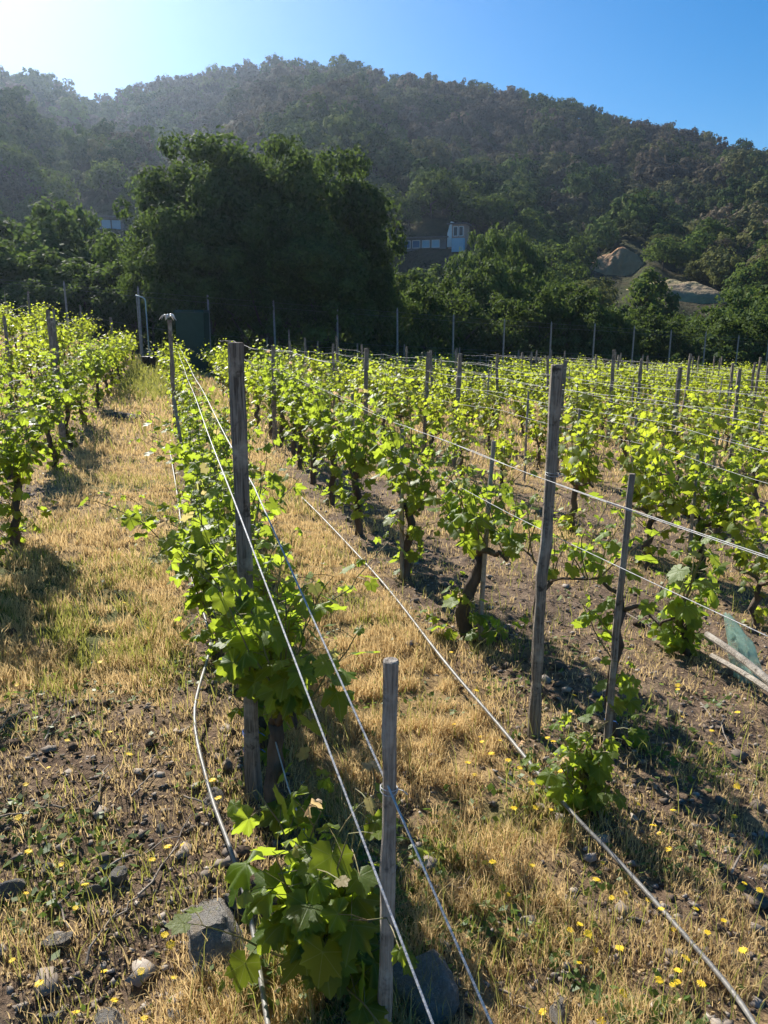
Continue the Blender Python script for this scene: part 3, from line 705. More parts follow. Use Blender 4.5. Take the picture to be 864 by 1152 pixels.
for i, s in enumerate(sA):
    x, y = xy_row(s, .15 + rng.normal() * .03); place_vine(pA[2 + i % 2], x, y, '%s grapevine behind the tall near post in the same row' % ords[i], GA, rz=math.pi * (i % 2) + rng.normal() * .1, sc=rng.uniform(.92, 1.05))
pB = [vine_proto(610, 'near', .10, .34, .06, .35, 7, .09, 10, .045, .016),   # low leafy one at the drip tube
      vine_proto(611, 'near', .50, 1.15, .36, .32, 16, .115, 6, .06, .032, low=.12),
      vine_proto(612, 'near', .50, 1.38, .32, .22, 15, .11, 9, .06, .026),
      vine_proto(613, 'near', .52, 1.48, .32, .22, 16, .11, 9, .06, .026)]
for (px, py, k, lab) in [(665, 915, 0, 'low bushy grapevine shoot touching the drip tube beside a leaning stake'),
                         (525, 722, 1, 'spreading grapevine with a thick dark trunk left of the right post'),
                         (455, 655, 2, 'upright grapevine left of the spreading thick trunked vine'),
                         (403, 602, 3, 'upright grapevine by the far end of the long drip tube')]:
    x, y = at(px, py); place_vine(pB[k], x, y, lab, GB)
# foliage on the leaning stake and on the right post
x, y = at(690, 850); place_vine(vine_proto(614, 'near', .62, 1.05, .40, .4, 11, .10, 6, .055, .014), x + .06, y + .12, 'thin grapevine climbing the leaning stake with leaves spread sideways', GB)
x, y = at(610, 800); place_vine(vine_proto(615, 'near', .60, .95, .30, .4, 7, .095, 0, .06, .012), x + .02, y + .14, 'sparse grapevine behind the right post with leaves at mid height', GB)
sB = [7.9, 9.0, 10.1, 11.1, 12.2, 13.3]
for i, s in enumerate(sB):
    x, y = xy_row(s, 1.58 + rng.normal() * .04); place_vine(pB[2 + i % 2], x, y, '%s grapevine beyond the far end of the drip tube' % ords[i], GB, rz=math.pi * (i % 2), sc=rng.uniform(.95, 1.1))
pC = [vine_proto(620 + i, 'near', .50, 1.50, .48, .32, 24, .115, 13, .06, .028) for i in range(3)]
for i, (px, py) in enumerate([(17, 612), (64, 529), (80, 501), (95, 478), (109, 458)]):
    x, y = at(px, py); place_vine(pC[i % 3], x, y, '%s trunk from the near end of the vine row left of the path' % ords[i], GC, rz=math.pi * (i % 2), sc=rng.uniform(.95, 1.08))
for i, s in enumerate([1.9, 3.1, 4.3, 5.4]):          # just outside the left edge: their shade falls on the path
    x, y = xy_row(s, -1.42); place_vine(pC[i % 3], x, y, 'grapevine beside the left picture edge, its shade falling on stony soil', GC, sc=.92)
x, y = at(785, 652); place_vine(pC[0], x, y, 'grapevine with yellow leaves just left of the green net', 'vines of the middle rows', sc=.8)
x, y = at(772, 735); place_vine(pB[0], x, y, 'small leafy grapevine beside the upper end of the green net', 'vines of the middle rows', sc=1.1)

# ------- all the other vines, filled row by row
cand = []
rows = {'A': .15, 'B': 1.58, 'C': -1.45}
mp_ = [vine_proto(640 + i, 'mid', .42, 1.36, .36, .24, 15, .115, 8, .065, .024) for i in range(6)]
fp_ = [vine_proto(660 + i, 'far', .42, 1.38, .38, .26, 15, .14, 7, .08, .024) for i in range(4)]
left_rows = [-2.95 - 1.5 * i for i in range(8)]; right_rows = [3.75 + 1.5 * i for i in range(20)]
def fence_y(x): return float(np.interp(x, [-24, -14, 2, 9.5, 20.6, 36], [29.5, 32.5, 37, 40.5, 46.5, 55]))
lab_row = {-1.45: 'the row left of the path', .15: 'the tall-post row', 1.58: 'the row right of the centre'}
for i, t in enumerate(left_rows): lab_row[t] = 'the %s row left of the path' % ords[i + 1]
for i, t in enumerate(right_rows): lab_row[t] = 'the %s row right of the centre' % ords[i + 1]
def vis_px(x, y, z):
    zc = y * math.cos(PIT) - (z - CAMZ) * math.sin(PIT); return 432 + F * x / max(zc, .1)
for t in [-1.45, .15, 1.58] + left_rows + right_rows:
    s0 = {-1.45: 18.6, .15: 9.9, 1.58: 14.4}.get(t, 2.0); s = s0 + rng.uniform(0, .8); k = 0
    while s < 60:
        x, y = to_xy(s, t + rng.normal() * .05)
        lim = fence_y(x) - 2.0
        if t < 1: lim = min(lim, 29 if t > -1 else 31)
        if y > lim: break
        px = vis_px(x, y, float(terr(x, y)) + .8)
        if y > 1 and -90 < px < 960 and rng.random() > .05: cand.append((math.hypot(x, y), x, y, t, k))
        s += 1.34 + rng.normal() * .10; k += 1
cand.sort()
used = 23 + 8
lim_n = 300 - 31
rowcount = {}
for d, x, y, t, k in cand[:lim_n]:
    i = rowcount.get(t, 0); rowcount[t] = i + 1
    if t in (-1.45, .15, 1.58) or i >= 9: lab = 'distant leafy grapevine in the far stretch of ' + lab_row[t]; grp = 'far vines of ' + lab_row[t]
    else: lab = '%s leafy grapevine from the near end of %s' % (ords[i], lab_row[t]); grp = 'vines of ' + lab_row[t]
    pr = mp_[rng.integers(6)] if d < 17 else fp_[rng.integers(4)]
    sc = rng.uniform(.76, 1.14) * (1.0 if d > 6 else .9)
    place_vine(pr, x, y, lab, grp, sc=sc, rz=math.pi * rng.integers(2) + rng.normal() * .08)
def baked(cs, name, label):
    me_of = {}
    def arr(me):
        if me.name not in me_of:
            v = np.empty(len(me.vertices) * 3, np.float32); me.vertices.foreach_get('co', v); f = np.empty(len(me.loops), np.int32); me.loops.foreach_get('vertex_index', f)
            t_ = np.empty(len(me.vertices), np.float32); me.attributes['tint'].data.foreach_get('value', t_); me_of[me.name] = (v.reshape(-1, 3), f.reshape(-1, 3), t_)
        return me_of[me.name]
    Vs, Fs, Ts, n = [], [], [], 0
    for d, x, y, t, k in cs:
        V, Fc, T = arr(fp_[rng.integers(4)][2]); a = ROW + math.pi * rng.integers(2); c, s_ = math.cos(a), math.sin(a); q = rng.uniform(.86, 1.12)
        V = V @ np.array([[c, s_, 0], [-s_, c, 0], [0, 0, 1]]) * q + np.array([x, y, float(terr(x, y))]); Vs.append(V); Fs.append(Fc + n); Ts.append(T); n += len(V)
    if Vs:
        me = make_mesh(name, np.concatenate(Vs), np.concatenate(Fs), {'tint': np.concatenate(Ts)}); tag(link(name, me, M['vine_far']), label, 'vines', kind='stuff')
baked(cand[lim_n:], 'distant_vines', 'mass of the farthest grapevines in front of the wire fence')
print('VINES', len(cand))

# ------------------------------------------------------------------ posts and stakes
def top_at(px, py, h):
    X, Y, Z = ray(px, py); d = 1 / F
    while d < .08 and CAMZ + Z * d > float(terr(X * d, Y * d)) + h: d *= 1.002
    return X * d, Y * d
def wood_post(h, r, seed, sq=.55, k=10, name='post'):
    rg = np.random.default_rng(seed); n = 16; b = MB(); zz = np.linspace(-.25, h, n)
    P = np.column_stack([np.cumsum(rg.normal(size=n)) * r * .11, np.cumsum(rg.normal(size=n)) * r * .11, zz])
    rr = np.interp(np.linspace(0, 1, n), [0, .3, .6, 1], [1.12, 1.05, .97, .9]) * r * (1 + .075 * rg.normal(size=n)); P = np.vstack([P, P[-1] + (0, 0, r * .12)]); rr = np.r_[rr, r * .82]
    b.tube(P, rr, k, jit=.16, sq=sq); return b.mesh(name)
def tie_mesh(r, h, mat):
    b = MB(); 
    for j in range(2):
        a = np.linspace(0, 2 * math.pi, 14); b.tube(np.column_stack([np.cos(a) * r, np.sin(a) * r, h + j * .005 + (.006 - .009 * j) * np.sin(a + j)]), .0013, 4)
    b.tube([(r, 0, h), (r + .012, -.012, h + .004), (r + .022, -.006, h - .01)], .0016, 4)
    return b.mesh('wire_tie')
def post(x, y, h, r, seed, label, lean=(0, 0), group=None, tie=None, mat='wood', name='wooden_post', sq=.55, k=10, cat='post', z=None):
    t = link(name, None, loc=(x, y, gz(x, y) if z is None else z)); t.rotation_euler = (lean[1], lean[0], rng.uniform(0, 1.5) if not any(lean) else 0)
    tag(t, label, cat, group)
    link('shaft', wood_post(h, r, seed, sq, k, 'shaft'), M[mat], t)
    for (th, tm) in (tie or []): link('wire_tie', tie_mesh(r * 1.12, th, tm), M[tm], t)
    return t
# the big near post
xa, ya = at(285, 893)
post(xa, ya, 1.72, .0275, 1, 'tall square weathered post in the near left row', lean=(.004, 0), tie=[(1.09, 'wire'), (.2, 'blue'), (.27, 'blue')], sq=.8, k=12)
sx, sy = at(433, 1190)
st_ = post(sx, sy, 1.07, .0175, 2, 'thin smooth stake nearest the camera with a wire tied round it', lean=(.012, 0), mat='stake', name='vine_stake', sq=0, k=14, cat='stake', tie=[(.755, 'wire')])
xb, yb = at(600, 832)
post(xb, yb, 1.67, .0265, 3, 'tall cracked round post standing in the second row right', lean=(.018, 0), tie=[(1.22, 'wire')], sq=.1, k=12)
xs, ys = at(681, 850)
post(xs, ys, 1.27, .015, 4, 'slim dark stake leaning right beside the tall cracked post', lean=(.012, 0), mat='wood', name='vine_stake', sq=0, cat='stake', tie=[(.16, 'blue')])
BASE = {198: 488, 309: 507, 412: 500, 511: 524, 344: 440, 72: 505, 66: 480, 130: 425, 684: 500, 765: 488, 844: 480, 326: 432, 380: 450, 281: 780, 540: 722, 453: 655, 646: 580, 774: 651, 795: 590, 729: 540, 707: 560, 222: 600, 398: 590, 846: 560, 590: 540}
def named(lst, h, r, name, cat, grp, sd0):
    for i, (px, py, lab, ln) in enumerate(lst):
        bp = BASE.get(px)
        if bp:
            x, y = at(px, bp); X, Y, Z = ray(px, py); h_ = CAMZ + Z * y / Y - gz(x, y)
        else: x, y = top_at(px, py, h); h_ = h
        post(x, y, h_, r, sd0 + i, lab, lean=(ln, 0), name=name, cat=cat, group=grp, mat='wood' if cat == 'post' else 'stake')
named([(198, 360, 'weathered post with white plastic on its top', .0), (309, 389, 'dark post beside a leafy vine, next right of the tall near post', .02), (412, 392, 'grey post in the vines right of the dark post', 0),
       (511, 398, 'grey post standing below a fence post near picture centre', .03), (344, 380, 'thin far post just right of the tall near post', 0), (72, 358, 'dark post rising from the leafy row at far left', .0),
       (66, 349, 'slim dark post close behind another at far left', .0), (130, 357, 'short post at the far end of the left row', 0), (684, 394, 'upright post in the yellow vines right of the cracked post', .0),
       (765, 398, 'post leaning right in the far right vines', .06), (844, 402, 'dark post near the right picture edge in far vines', .02), (326, 371, 'small far post in shade of the great tree', 0), (380, 378, 'short far post left of the shaded vines', 0)],
      1.68, .034, 'wooden_post', 'post', 'posts standing among the vines', 20)
named([(281, 555, 'thin stake close behind the tall near post', .0), (540, 496, 'thin stake in the spreading vine', .03), (453, 482, 'thin stake in the upright vine of the second row', 0),
       (646, 460, 'thin dark stake right of the tall cracked post', .0), (707, 467, 'thin stake above the leaning stake', .02), (774, 512, 'stake beside the vine above the green net', -.02),
       (795, 484, 'slender stake right of the vine above the net', .02), (729, 449, 'slender stake in the yellow vines at right', 0), (222, 446, 'leaning stake in the tall-post row by the path', -.12), (398, 440, 'thin stake in the upright vines at centre', 0),
       (846, 470, 'stake in vines by the right picture edge', .0), (590, 440, 'stake left of the tall cracked post top', 0)],
      1.22, .014, 'vine_stake', 'stake', 'thin stakes among the vines', 60)
far_post_me = [wood_post(1.62, .033, 90 + i, .4, 7, 'shaft') for i in range(3)]
fst = [wood_post(1.35, .013, 95 + i, 0, 6, 'shaft') for i in range(3)]
for m_ in far_post_me: m_.materials.append(M['wood'])
for m_ in fst: m_.materials.append(M['stake'])
for t in left_rows[:6] + right_rows[:15]:
    s = 9.0 + rng.uniform(0, 4); k = 0
    while s < 55:
        x, y = to_xy(s, t)
        if y > fence_y(x) - 2: break
        px = vis_px(x, y, float(terr(x, y)) + 1.2)
        if -20 < px < 890:
            p = link('wooden_post' if k % 2 == 0 else 'vine_stake', None, loc=(x, y, float(terr(x, y))), rz=rng.uniform(0, 3)); p.rotation_euler = (rng.normal() * .025, rng.normal() * .03, rng.uniform(0, 3))
            tag(p, ('weathered wooden post in %s' if k % 2 == 0 else 'thin grey stake in %s') % lab_row[t], 'post' if k % 2 == 0 else 'stake', ('posts of ' if k % 2 == 0 else 'stakes of ') + lab_row[t])
            link('shaft', (far_post_me if k % 2 == 0 else fst)[k % 3], parent=p)
        s += rng.uniform(2.6, 3.8); k += 1

# ------------------------------------------------------------------ wires and tubes
def strand(name, pts, r, mat, label, cat, group=None, k=6):
    b = MB(); b.tube(pts, r, k); tag(link(name, b.mesh(name, True), M[mat]), label, cat, group)
def row_wire(t, h, s0, s1, r, label, grp, sag=.03, per=3.2, k=4):
    S = np.linspace(s0, s1, max(8, int((s1 - s0) / .5))); X = S * ux + t * vx; Y = S * uy + t * vy
    ph = (S - s0) / per; Z = terr(X, Y) + h - sag * 4 * (ph % 1) * (1 - ph % 1) + .03 * np.sin(S * .6 + t)
    strand('trellis_wire', np.column_stack([X + .012 * np.sin(S * 1.3), Y, Z]), r, 'wire', label, 'wire', grp, k)
def ext(a, b_, k): a = np.array(a); b_ = np.array(b_); return b_ + (b_ - a) * k
w1a = atY(263, 562, 2.56); w1b = atY(487, 1152, 1.15)
w2a = atY(286, 548, 2.66); w2b = atY(438, 888, 1.515); w2c = atY(553, 1152, 1.15)
def back(pt, s1, t, h):
    s, t = to_st(pt[0], pt[1]); h = pt[2] - float(terr(pt[0], pt[1])); S = np.linspace(s + 1.4, s1, 30); X, Y = S * ux + t * vx, S * uy + t * vy
    return np.column_stack([X, Y, terr(X, Y) + h - .012 * np.sin((S - s) * 1.1)])
strand('trellis_wire', np.vstack([back(w1a, 22, .08, 1.16)[::-1], [w1a], [w1b], [ext(w1a, w1b, .55)]]), .0028, 'wire', 'bright wire passing in front of the tall post and front stake', 'wire', k=8)
strand('trellis_wire', np.vstack([back(w2a, 22, .24, 1.12)[::-1], [w2a], [w2b], [w2c], [ext(w2b, w2c, .9)]]), .0028, 'wire', 'bright wire behind the tall post, tied to the front stake', 'wire', k=8)
strand('trellis_wire', [atY(306, 820, 2.5), atY(324, 885, 2.32), atY(341, 932, 2.2), atY(347, 952, 2.15)], .0026, 'wire', 'short low wire end between the two nearest vines', 'wire', k=6)
for i, (t, h, s0) in enumerate([(1.46, 1.25, .9), (1.62, 1.20, .9), (1.54, 1.0, 1.2)]):
    row_wire(t, h, s0, 14 + 6 * (i < 2), .0015, ['upper bright wire crossing the tall cracked post', 'second bright wire just behind the tall cracked post', 'lower wire behind the tall cracked post'][i], 'wires of the second row', .02, k=6)
row_wire(1.56, 1.52, 7.5, 26, .003, 'thick pale top wire running from beside the tall near post', 'wires of the second row')
for i, t in enumerate(right_rows[:13]):
    for j, h in enumerate((1.24, 1.0, 1.42)):
        if (j == 1 and i > 3) or (j == 2 and i > 1): continue
        x, y = to_xy(30, t); s1 = 34 + i * .9; s0 = 2.2 + max(0, (t - 4)) * 1.0
        row_wire(t + rng.uniform(-.06, .06), h + rng.uniform(-.04, .04), s0, s1, .0018 + .0002 * i, '%s trellis wire of %s' % (['middle', 'lower', 'upper'][j], lab_row[t]), 'trellis wires on the right', .05)
for i, t in enumerate([-1.45] + left_rows[:4]):
    row_wire(t, 1.2, 5, 28, .003, 'sagging trellis wire of %s' % lab_row[t], 'trellis wires on the left', .05)
def drip(px_pts, hs, r, label):
    P = []
    for (px, py), h in zip(px_pts, hs):
        x, y = at(px, py, h); P.append((x, y, float(terr(x, y)) + h))
    P = np.array(P); tt = np.arange(len(P)); q = np.linspace(0, len(P) - 1, len(P) * 6)
    # catmull-like smoothing
    def sp(c):
        o = []
        for v in q:
            i = int(min(v, len(P) - 1.0001)); f = v - i; p0, p1, p2, p3 = c[max(i - 1, 0)], c[i], c[min(i + 1, len(c) - 1)], c[min(i + 2, len(c) - 1)]
            o.append(.5 * (2 * p1 + (p2 - p0) * f + (2 * p0 - 5 * p1 + 4 * p2 - p3) * f * f + (3 * p1 - p0 - 3 * p2 + p3) * f ** 3))
        return o
    Q = np.column_stack([sp(P[:, 0]), sp(P[:, 1]), sp(P[:, 2])])
    strand('drip_tube', Q, r, 'tube', label, 'irrigation tube', k=10)
drip([(190, 500), (200, 560), (208, 622), (232, 700), (236, 730), (219, 800), (234, 883), (261, 961), (281, 1030), (296, 1118), (306, 1190), (312, 1280)], [.05, .06, .06, .08, .10, .10, .07, .06, .05, .04, .04, .03], .0075, 'wavy grey drip tube lying left of the nearest vines')
drip([(340, 560), (366, 586), (430, 655), (500, 744), (560, 815), (635, 905), (700, 974), (770, 1052), (815, 1105), (848, 1152), (890, 1225)], [.03, .05, .06, .10, .08, .08, .05, .05, .05, .05, .05], .0078, 'long straight grey drip tube crossing dry grass to the lower right')

# ------------------------------------------------------------------ broken poles with green net
def net_group():
    a = at(795, 752); c = at(885, 835); z = gz(*a)
    for i, (dx, r, lab) in enumerate([(0, .020, 'upper of two fallen grey poles under the green net'), (.09, .016, 'lower of two fallen poles under the green net')]):
        b = MB(); p0 = np.array([a[0] - .02, a[1] - dx, z + .20 - dx]); p1 = np.array([c[0] + .1, c[1] - dx * 1.4, gz(*c) + .14]); P = [p0 + (p1 - p0) * f + np.array([0, 0, .01 * math.sin(f * 5)]) for f in np.linspace(0, 1, 8)]
        b.tube(P, r, 8, jit=.1); tag(link('fallen_pole', b.mesh('fallen_pole'), M['stake']), lab, 'pole', 'fallen poles at the right edge')
    # net: a crumpled hanging sleeve
    p_top = np.array(atY(817, 690, a[1] - .05)); p_bot = np.array(atY(850, 800, a[1] - .22)); n, m = 26, 18; V = []; rg = np.random.default_rng(4)
    for j in range(n + 1):
        f = j / n; c_ = p_top * (1 - f) + p_bot * f; c_[0] += .03 * math.sin(f * 4)
        for i in range(m):
            th = 2 * math.pi * i / m; wv = .016 + .055 * math.sin(min(1, f * 1.4) * math.pi * .62) * (1 + .30 * math.sin(4 * th + f * 7) + .18 * math.sin(7 * th - f * 12)); V.append(c_ + np.array([math.cos(th) * wv, math.sin(th) * wv * .6, .008 * math.sin(5 * th + j)]))
    Fc = [(j * m + i, j * m + (i + 1) % m, (j + 1) * m + (i + 1) % m, (j + 1) * m + i) for j in range(n) for i in range(m)]
    tag(link('green_net', make_mesh('green_net', V, Fc, None, True), M['film']), 'crumpled translucent green net hanging over fallen poles at right', 'net')
net_group()

# ------------------------------------------------------------------ bin, pipe frame, bucket, plastic, clod
def green_bin():
    d = 33.5; x, y, zt = atY(216, 352, d); z = float(terr(x, y)); h = max(1.5, zt - z)
    t = link('green_bin', None, loc=(x, y, z)); tag(t, 'tall dark green bin in shade under the great trees', 'bin')
    b = MB(); b.box((0, 0, h * .5), (1.1, 1.0, h), top=1.08); link('body', b.mesh('body'), M['bin'], t)
    b = MB(); b.box((0, 0, h + .06), (1.3, 1.2, .11), top=.9); b.box((0, -.62, h + .05), (.5, .08, .08)); link('lid', b.mesh('lid'), M['bin'], t)
    for sx_ in (-.5, .5):
        b = MB(); b.tube([(sx_ - .06, .45, .12), (sx_ + .06, .45, .12)], .12, 12); link('wheel', b.mesh('wheel'), M['black'], t)
green_bin()
def pipe_frame():
    x, y, z1 = atY(158, 334, 31); z = float(terr(x, y)); h = z1 - z
    t = link('pipe_frame', None, loc=(x, y, z)); tag(t, 'pale blue hooked pipe frame by the fence at the path end', 'pipe')
    b = MB(); b.tube([(.18, 0, -.1), (.18, 0, h - .15), (.15, 0, h - .06), (.06, .02, h - .01), (-.2, .03, h + .06)], .026, 8); link('hooked_pipe', b.mesh('hooked_pipe', True), M['pipe'], t)
    b = MB(); b.tube([(-.16, .03, -.1), (-.16, .03, h + .02)], .022, 8); link('upright', b.mesh('upright'), M['concrete'], t)
pipe_frame()
def bucket():
    x, y = at(165, 404); b = MB(); z = float(terr(x, y)); y = min(y, 29.); x = (165 - 432) / 889 * y; z = float(terr(x, y))
    t = link('bucket', None, loc=(x, y, z)); tag(t, 'small black bucket at the far end of the path', 'bucket')
    b.tube([(0, 0, 0), (0, 0, .15), (0, 0, .42), (0, 0, .45)], [.2, .23, .27, .29], 14); link('body', b.mesh('body', True), M['black'], t)
    b = MB(); a = np.linspace(0, math.pi, 9); b.tube(np.column_stack([np.cos(a) * .28, 0 * a, .43 + .2 * np.sin(a)]), .012, 5); link('handle', b.mesh('handle'), M['net_wire'], t)
bucket()
def plastic():
    x, y = at(198, 488); X, Y, Z = ray(198, 361); z = CAMZ + Z * y / Y; rg = np.random.default_rng(3); b = MB()
    for k in range(7):
        th = k * .9 + .2; L_ = rg.uniform(.12, .2); n = 7; V = []
        for i in range(n + 1):
            f = i / n; w_ = .03 * math.sin(math.pi * (.15 + .8 * f)); c_ = np.array([math.cos(th) * L_ * f, math.sin(th) * L_ * f * .6, .05 + .04 * math.sin(f * 3) - .05 * f * f + k * .004])
            s_ = np.array([-math.sin(th), math.cos(th), .3]) * w_; V += [c_ - s_, c_ + np.array([0, 0, .012]), c_ + s_, c_ - np.array([0, 0, .006])]
        b.add(V, [(4 * i + j, 4 * i + (j + 1) % 4, 4 * i + 4 + (j + 1) % 4, 4 * i + 4 + j) for i in range(n) for j in range(4)])
    tag(link('plastic_rag', b.mesh('plastic_rag', True), M['white'], loc=(x, y, z)), 'torn white plastic rag splayed on top of a post in the tall-post row', 'rag')
plastic()

# ------------------------------------------------------------------ rocks
def rock_mesh(seed, flat=.6, ang=.35, sub=4):
    import bmesh
    bm = bmesh.new(); bmesh.ops.create_icosphere(bm, subdivisions=sub, radius=1.0); rg = np.random.default_rng(seed)
    pl = [(lambda d: (d / np.linalg.norm(d), rg.uniform(.45, .8)))(rg.normal(size=3)) for _ in range(12)]
    co_ = np.array([v.co[:] for v in bm.verts]); dn = fbm(co_[:, 0] * 2.5 + seed, co_[:, 1] * 2.5 + co_[:, 2] * 1.7, seed, 5) - .5
    for v, dd_ in zip(bm.verts, dn):
        p = np.array(v.co)
        for d, k in pl:
            q = p @ d
            if q > k: p = p - d * (q - k) * .97
        p *= 1 + .30 * dd_; v.co = (p[0], p[1] * .8, p[2] * flat)
    me = bpy.data.meshes.new('rock'); bm.to_mesh(me); bm.free(); me.materials.append(M['rock']); return me
RK = [rock_mesh(700 + i, [.55, .8, .45, .7][i % 4]) for i in range(8)]
rocks = [(240, 1050, .13, 1, 'largest rounded grey rock beside the drip tube at lower left', .8), (476, 1120, .10, 0, 'blue-grey rock at the base of the front stake', .9), (62, 1060, .035, 1, 'small sharp blue-grey rock near the lower left edge', 1.1),
         (134, 992, .032, 2, 'pale tilted stone above the sharp rock at left', 1), (240, 905, .045, 2, 'pale flat stone left of the tall near post foot', .7), (12, 1000, .04, 3, 'brown stone at the left picture edge', .8), (124, 1150, .045, 0, 'pale stone at the bottom edge, lower left', .8),
         (225, 1095, .03, 3, 'small grey stone under the largest rock', 1), (58, 1140, .026, 2, 'tan stone at the bottom left corner', 1), (52, 418 + 560, .022, 0, 'small dark stone at left among gravel', 1), (262, 1015, .03, 1, 'small stone wedged right of the largest rock', 1),
         (500, 745 + 330, .02, 2, 'stone right of the front stake foot', 1), (632, 1140, .04, 0, 'pale flat stone at the bottom, right of centre', .6), (720, 915, .02, 1, 'stone in shade right of the low bushy vine', 1), (592, 1060, .018, 3, 'pebble right of centre near bottom', 1),
         (520, 930, .018, 1, 'grey stone in dry grass right of the front stake', 1), (575, 875, .018, 2, 'pale stone below the tall cracked post', .8), (105, 915, .02, 3, 'brown stone in the left soil beside twigs', .8), (716, 1040, .022, 2, 'tan flat stone in the lower right soil', .6),
         (810, 905, .022, 0, 'brown stone in the right hand shade', .8), (180, 935, .018, 1, 'small stone between path and drip tube', 1), (105, 1008, .02, 1, 'stone left of the pale tilted stone', 1), (200, 1145, .026, 3, 'stone at the bottom edge left of the tube', .8), (480, 735, .02, 0, 'stone beside the trunk of the spreading vine', .8)]
for i, (px, py, r, k, lab, fl) in enumerate(rocks):
    x, y = at(px, py); o = link('rock', RK[i % 8], loc=(x, y, gz(x, y) + r * (.12 if r > .07 else .3)), scale=(r * 1.5, r * 1.3, r * 1.6 * fl)); o.rotation_euler = (rng.normal() * .25, rng.normal() * .25, rng.uniform(0, 6)); tag(o, lab, 'rock', 'stones lying on the soil')
x, y = at(135, 469); o = link('soil_clod', RK[2], loc=(x, y, gz(x, y) + .03), scale=(.42, .35, .22)); tag(o, 'dark heap of clods lying in the middle of the path', 'clod')
o.data = RK[2].copy(); o.data.materials.clear(); o.data.materials.append(rough_mat('dark_clod', (.05, .038, .03), (.09, .07, .055), 8, bump=1, bd=.05))

def scatter_region(n, rmin, rmax, rg, power=1.0, azl=-31, azr=31):
    r = rmin * (rmax / rmin) ** (rg.random(n) ** power); a = np.radians(rg.uniform(azl, azr, n)); return r * np.sin(a), r * np.cos(a)
def gravel():
    rg = np.random.default_rng(12); base = np.array([(1, 0, 0), (-1, 0, 0), (0, 1, 0), (0, -1, 0), (0, 0, 1), (0, 0, -.6), (.6, .6, .5), (-.6, .6, .45), (.6, -.6, .5), (-.6, -.6, .45)], float)
    Fo = np.array([(6, 4, 0), (6, 2, 4), (6, 0, 2), (7, 4, 2), (7, 1, 4), (7, 2, 1), (8, 0, 4), (8, 4, 3), (8, 3, 0), (9, 4, 1), (9, 3, 4), (9, 1, 3), (5, 2, 0), (5, 1, 2), (5, 3, 1), (5, 0, 3)])
    N = 42000; x, y = scatter_region(N, 1.1, 9, rg); c = straw_cov(x, y); s, t = to_st(x, y)
    keep = rg.random(N) < np.clip(1.15 - c * 1.5, .04, 1) * (.35 + .65 * fbm(x * 2, y * 2, 120, 2)); x, y = x[keep], y[keep]; n = len(x)
    r = .0022 + .009 * rg.random(n) ** 4 + .024 * (rg.random(n) ** 45); r *= 1 + .08 * np.hypot(x, y)
    V = base[None] * (1 + .35 * rg.normal(size=(n, 10, 1))) * r[:, None, None] * np.array([1.2, 1, .7]); a = rg.uniform(0, 6.28, n); ca, sa = np.cos(a)[:, None], np.sin(a)[:, None]
    Vx = V[:, :, 0] * ca - V[:, :, 1] * sa; Vy = V[:, :, 0] * sa + V[:, :, 1] * ca
    V = np.stack([Vx + x[:, None], Vy + y[:, None], V[:, :, 2] + (terr_fine(x, y) + r * .2)[:, None]], -1)
    me = make_mesh('gravel', V.reshape(-1, 3), (Fo[None] + (np.arange(n) * 10)[:, None, None]).reshape(-1, 3), {'tint': np.repeat(np.clip(rg.random(n) ** 1.6, 0, 1), 10)}); tag(link('gravel', me, M['gravel']), 'loose gravel and soil crumbs scattered over the bare ground', 'gravel', kind='stuff')
gravel()

# ------------------------------------------------------------------ grass
def blades(name, x, y, h, w_, mat, label, rg, tint, lean=.45):
    n = len(x); z = terr_fine(x, y); th = rg.uniform(0, 6.28, n); ln = rg.normal(size=(n, 2)) * lean * h[:, None]; sx_, sy_ = np.cos(th) * w_, np.sin(th) * w_
    p0 = np.stack([x, y, z - .004], 1); mid = p0 + np.stack([ln[:, 0] * .35, ln[:, 1] * .35, h * .58], 1); tip = p0 + np.stack([ln[:, 0], ln[:, 1], h * (1 - .12 * rg.random(n))], 1)
    sd_ = np.stack([sx_, sy_, 0 * sx_], 1)
    V = np.stack([p0 - sd_, p0 + sd_, mid + sd_ * .75, mid - sd_ * .75, tip], 1).reshape(-1, 3); b5 = (np.arange(n) * 5)[:, None]
    Fc = np.concatenate([b5 + np.array([[0, 1, 2]]), b5 + np.array([[0, 2, 3]]), b5 + np.array([[3, 2, 4]])])
    me = make_mesh(name, V, Fc, {'tint': np.repeat(np.clip(tint, 0, 1), 5)}); tag(link(name, me, M[mat]), label, 'grass', kind='stuff')
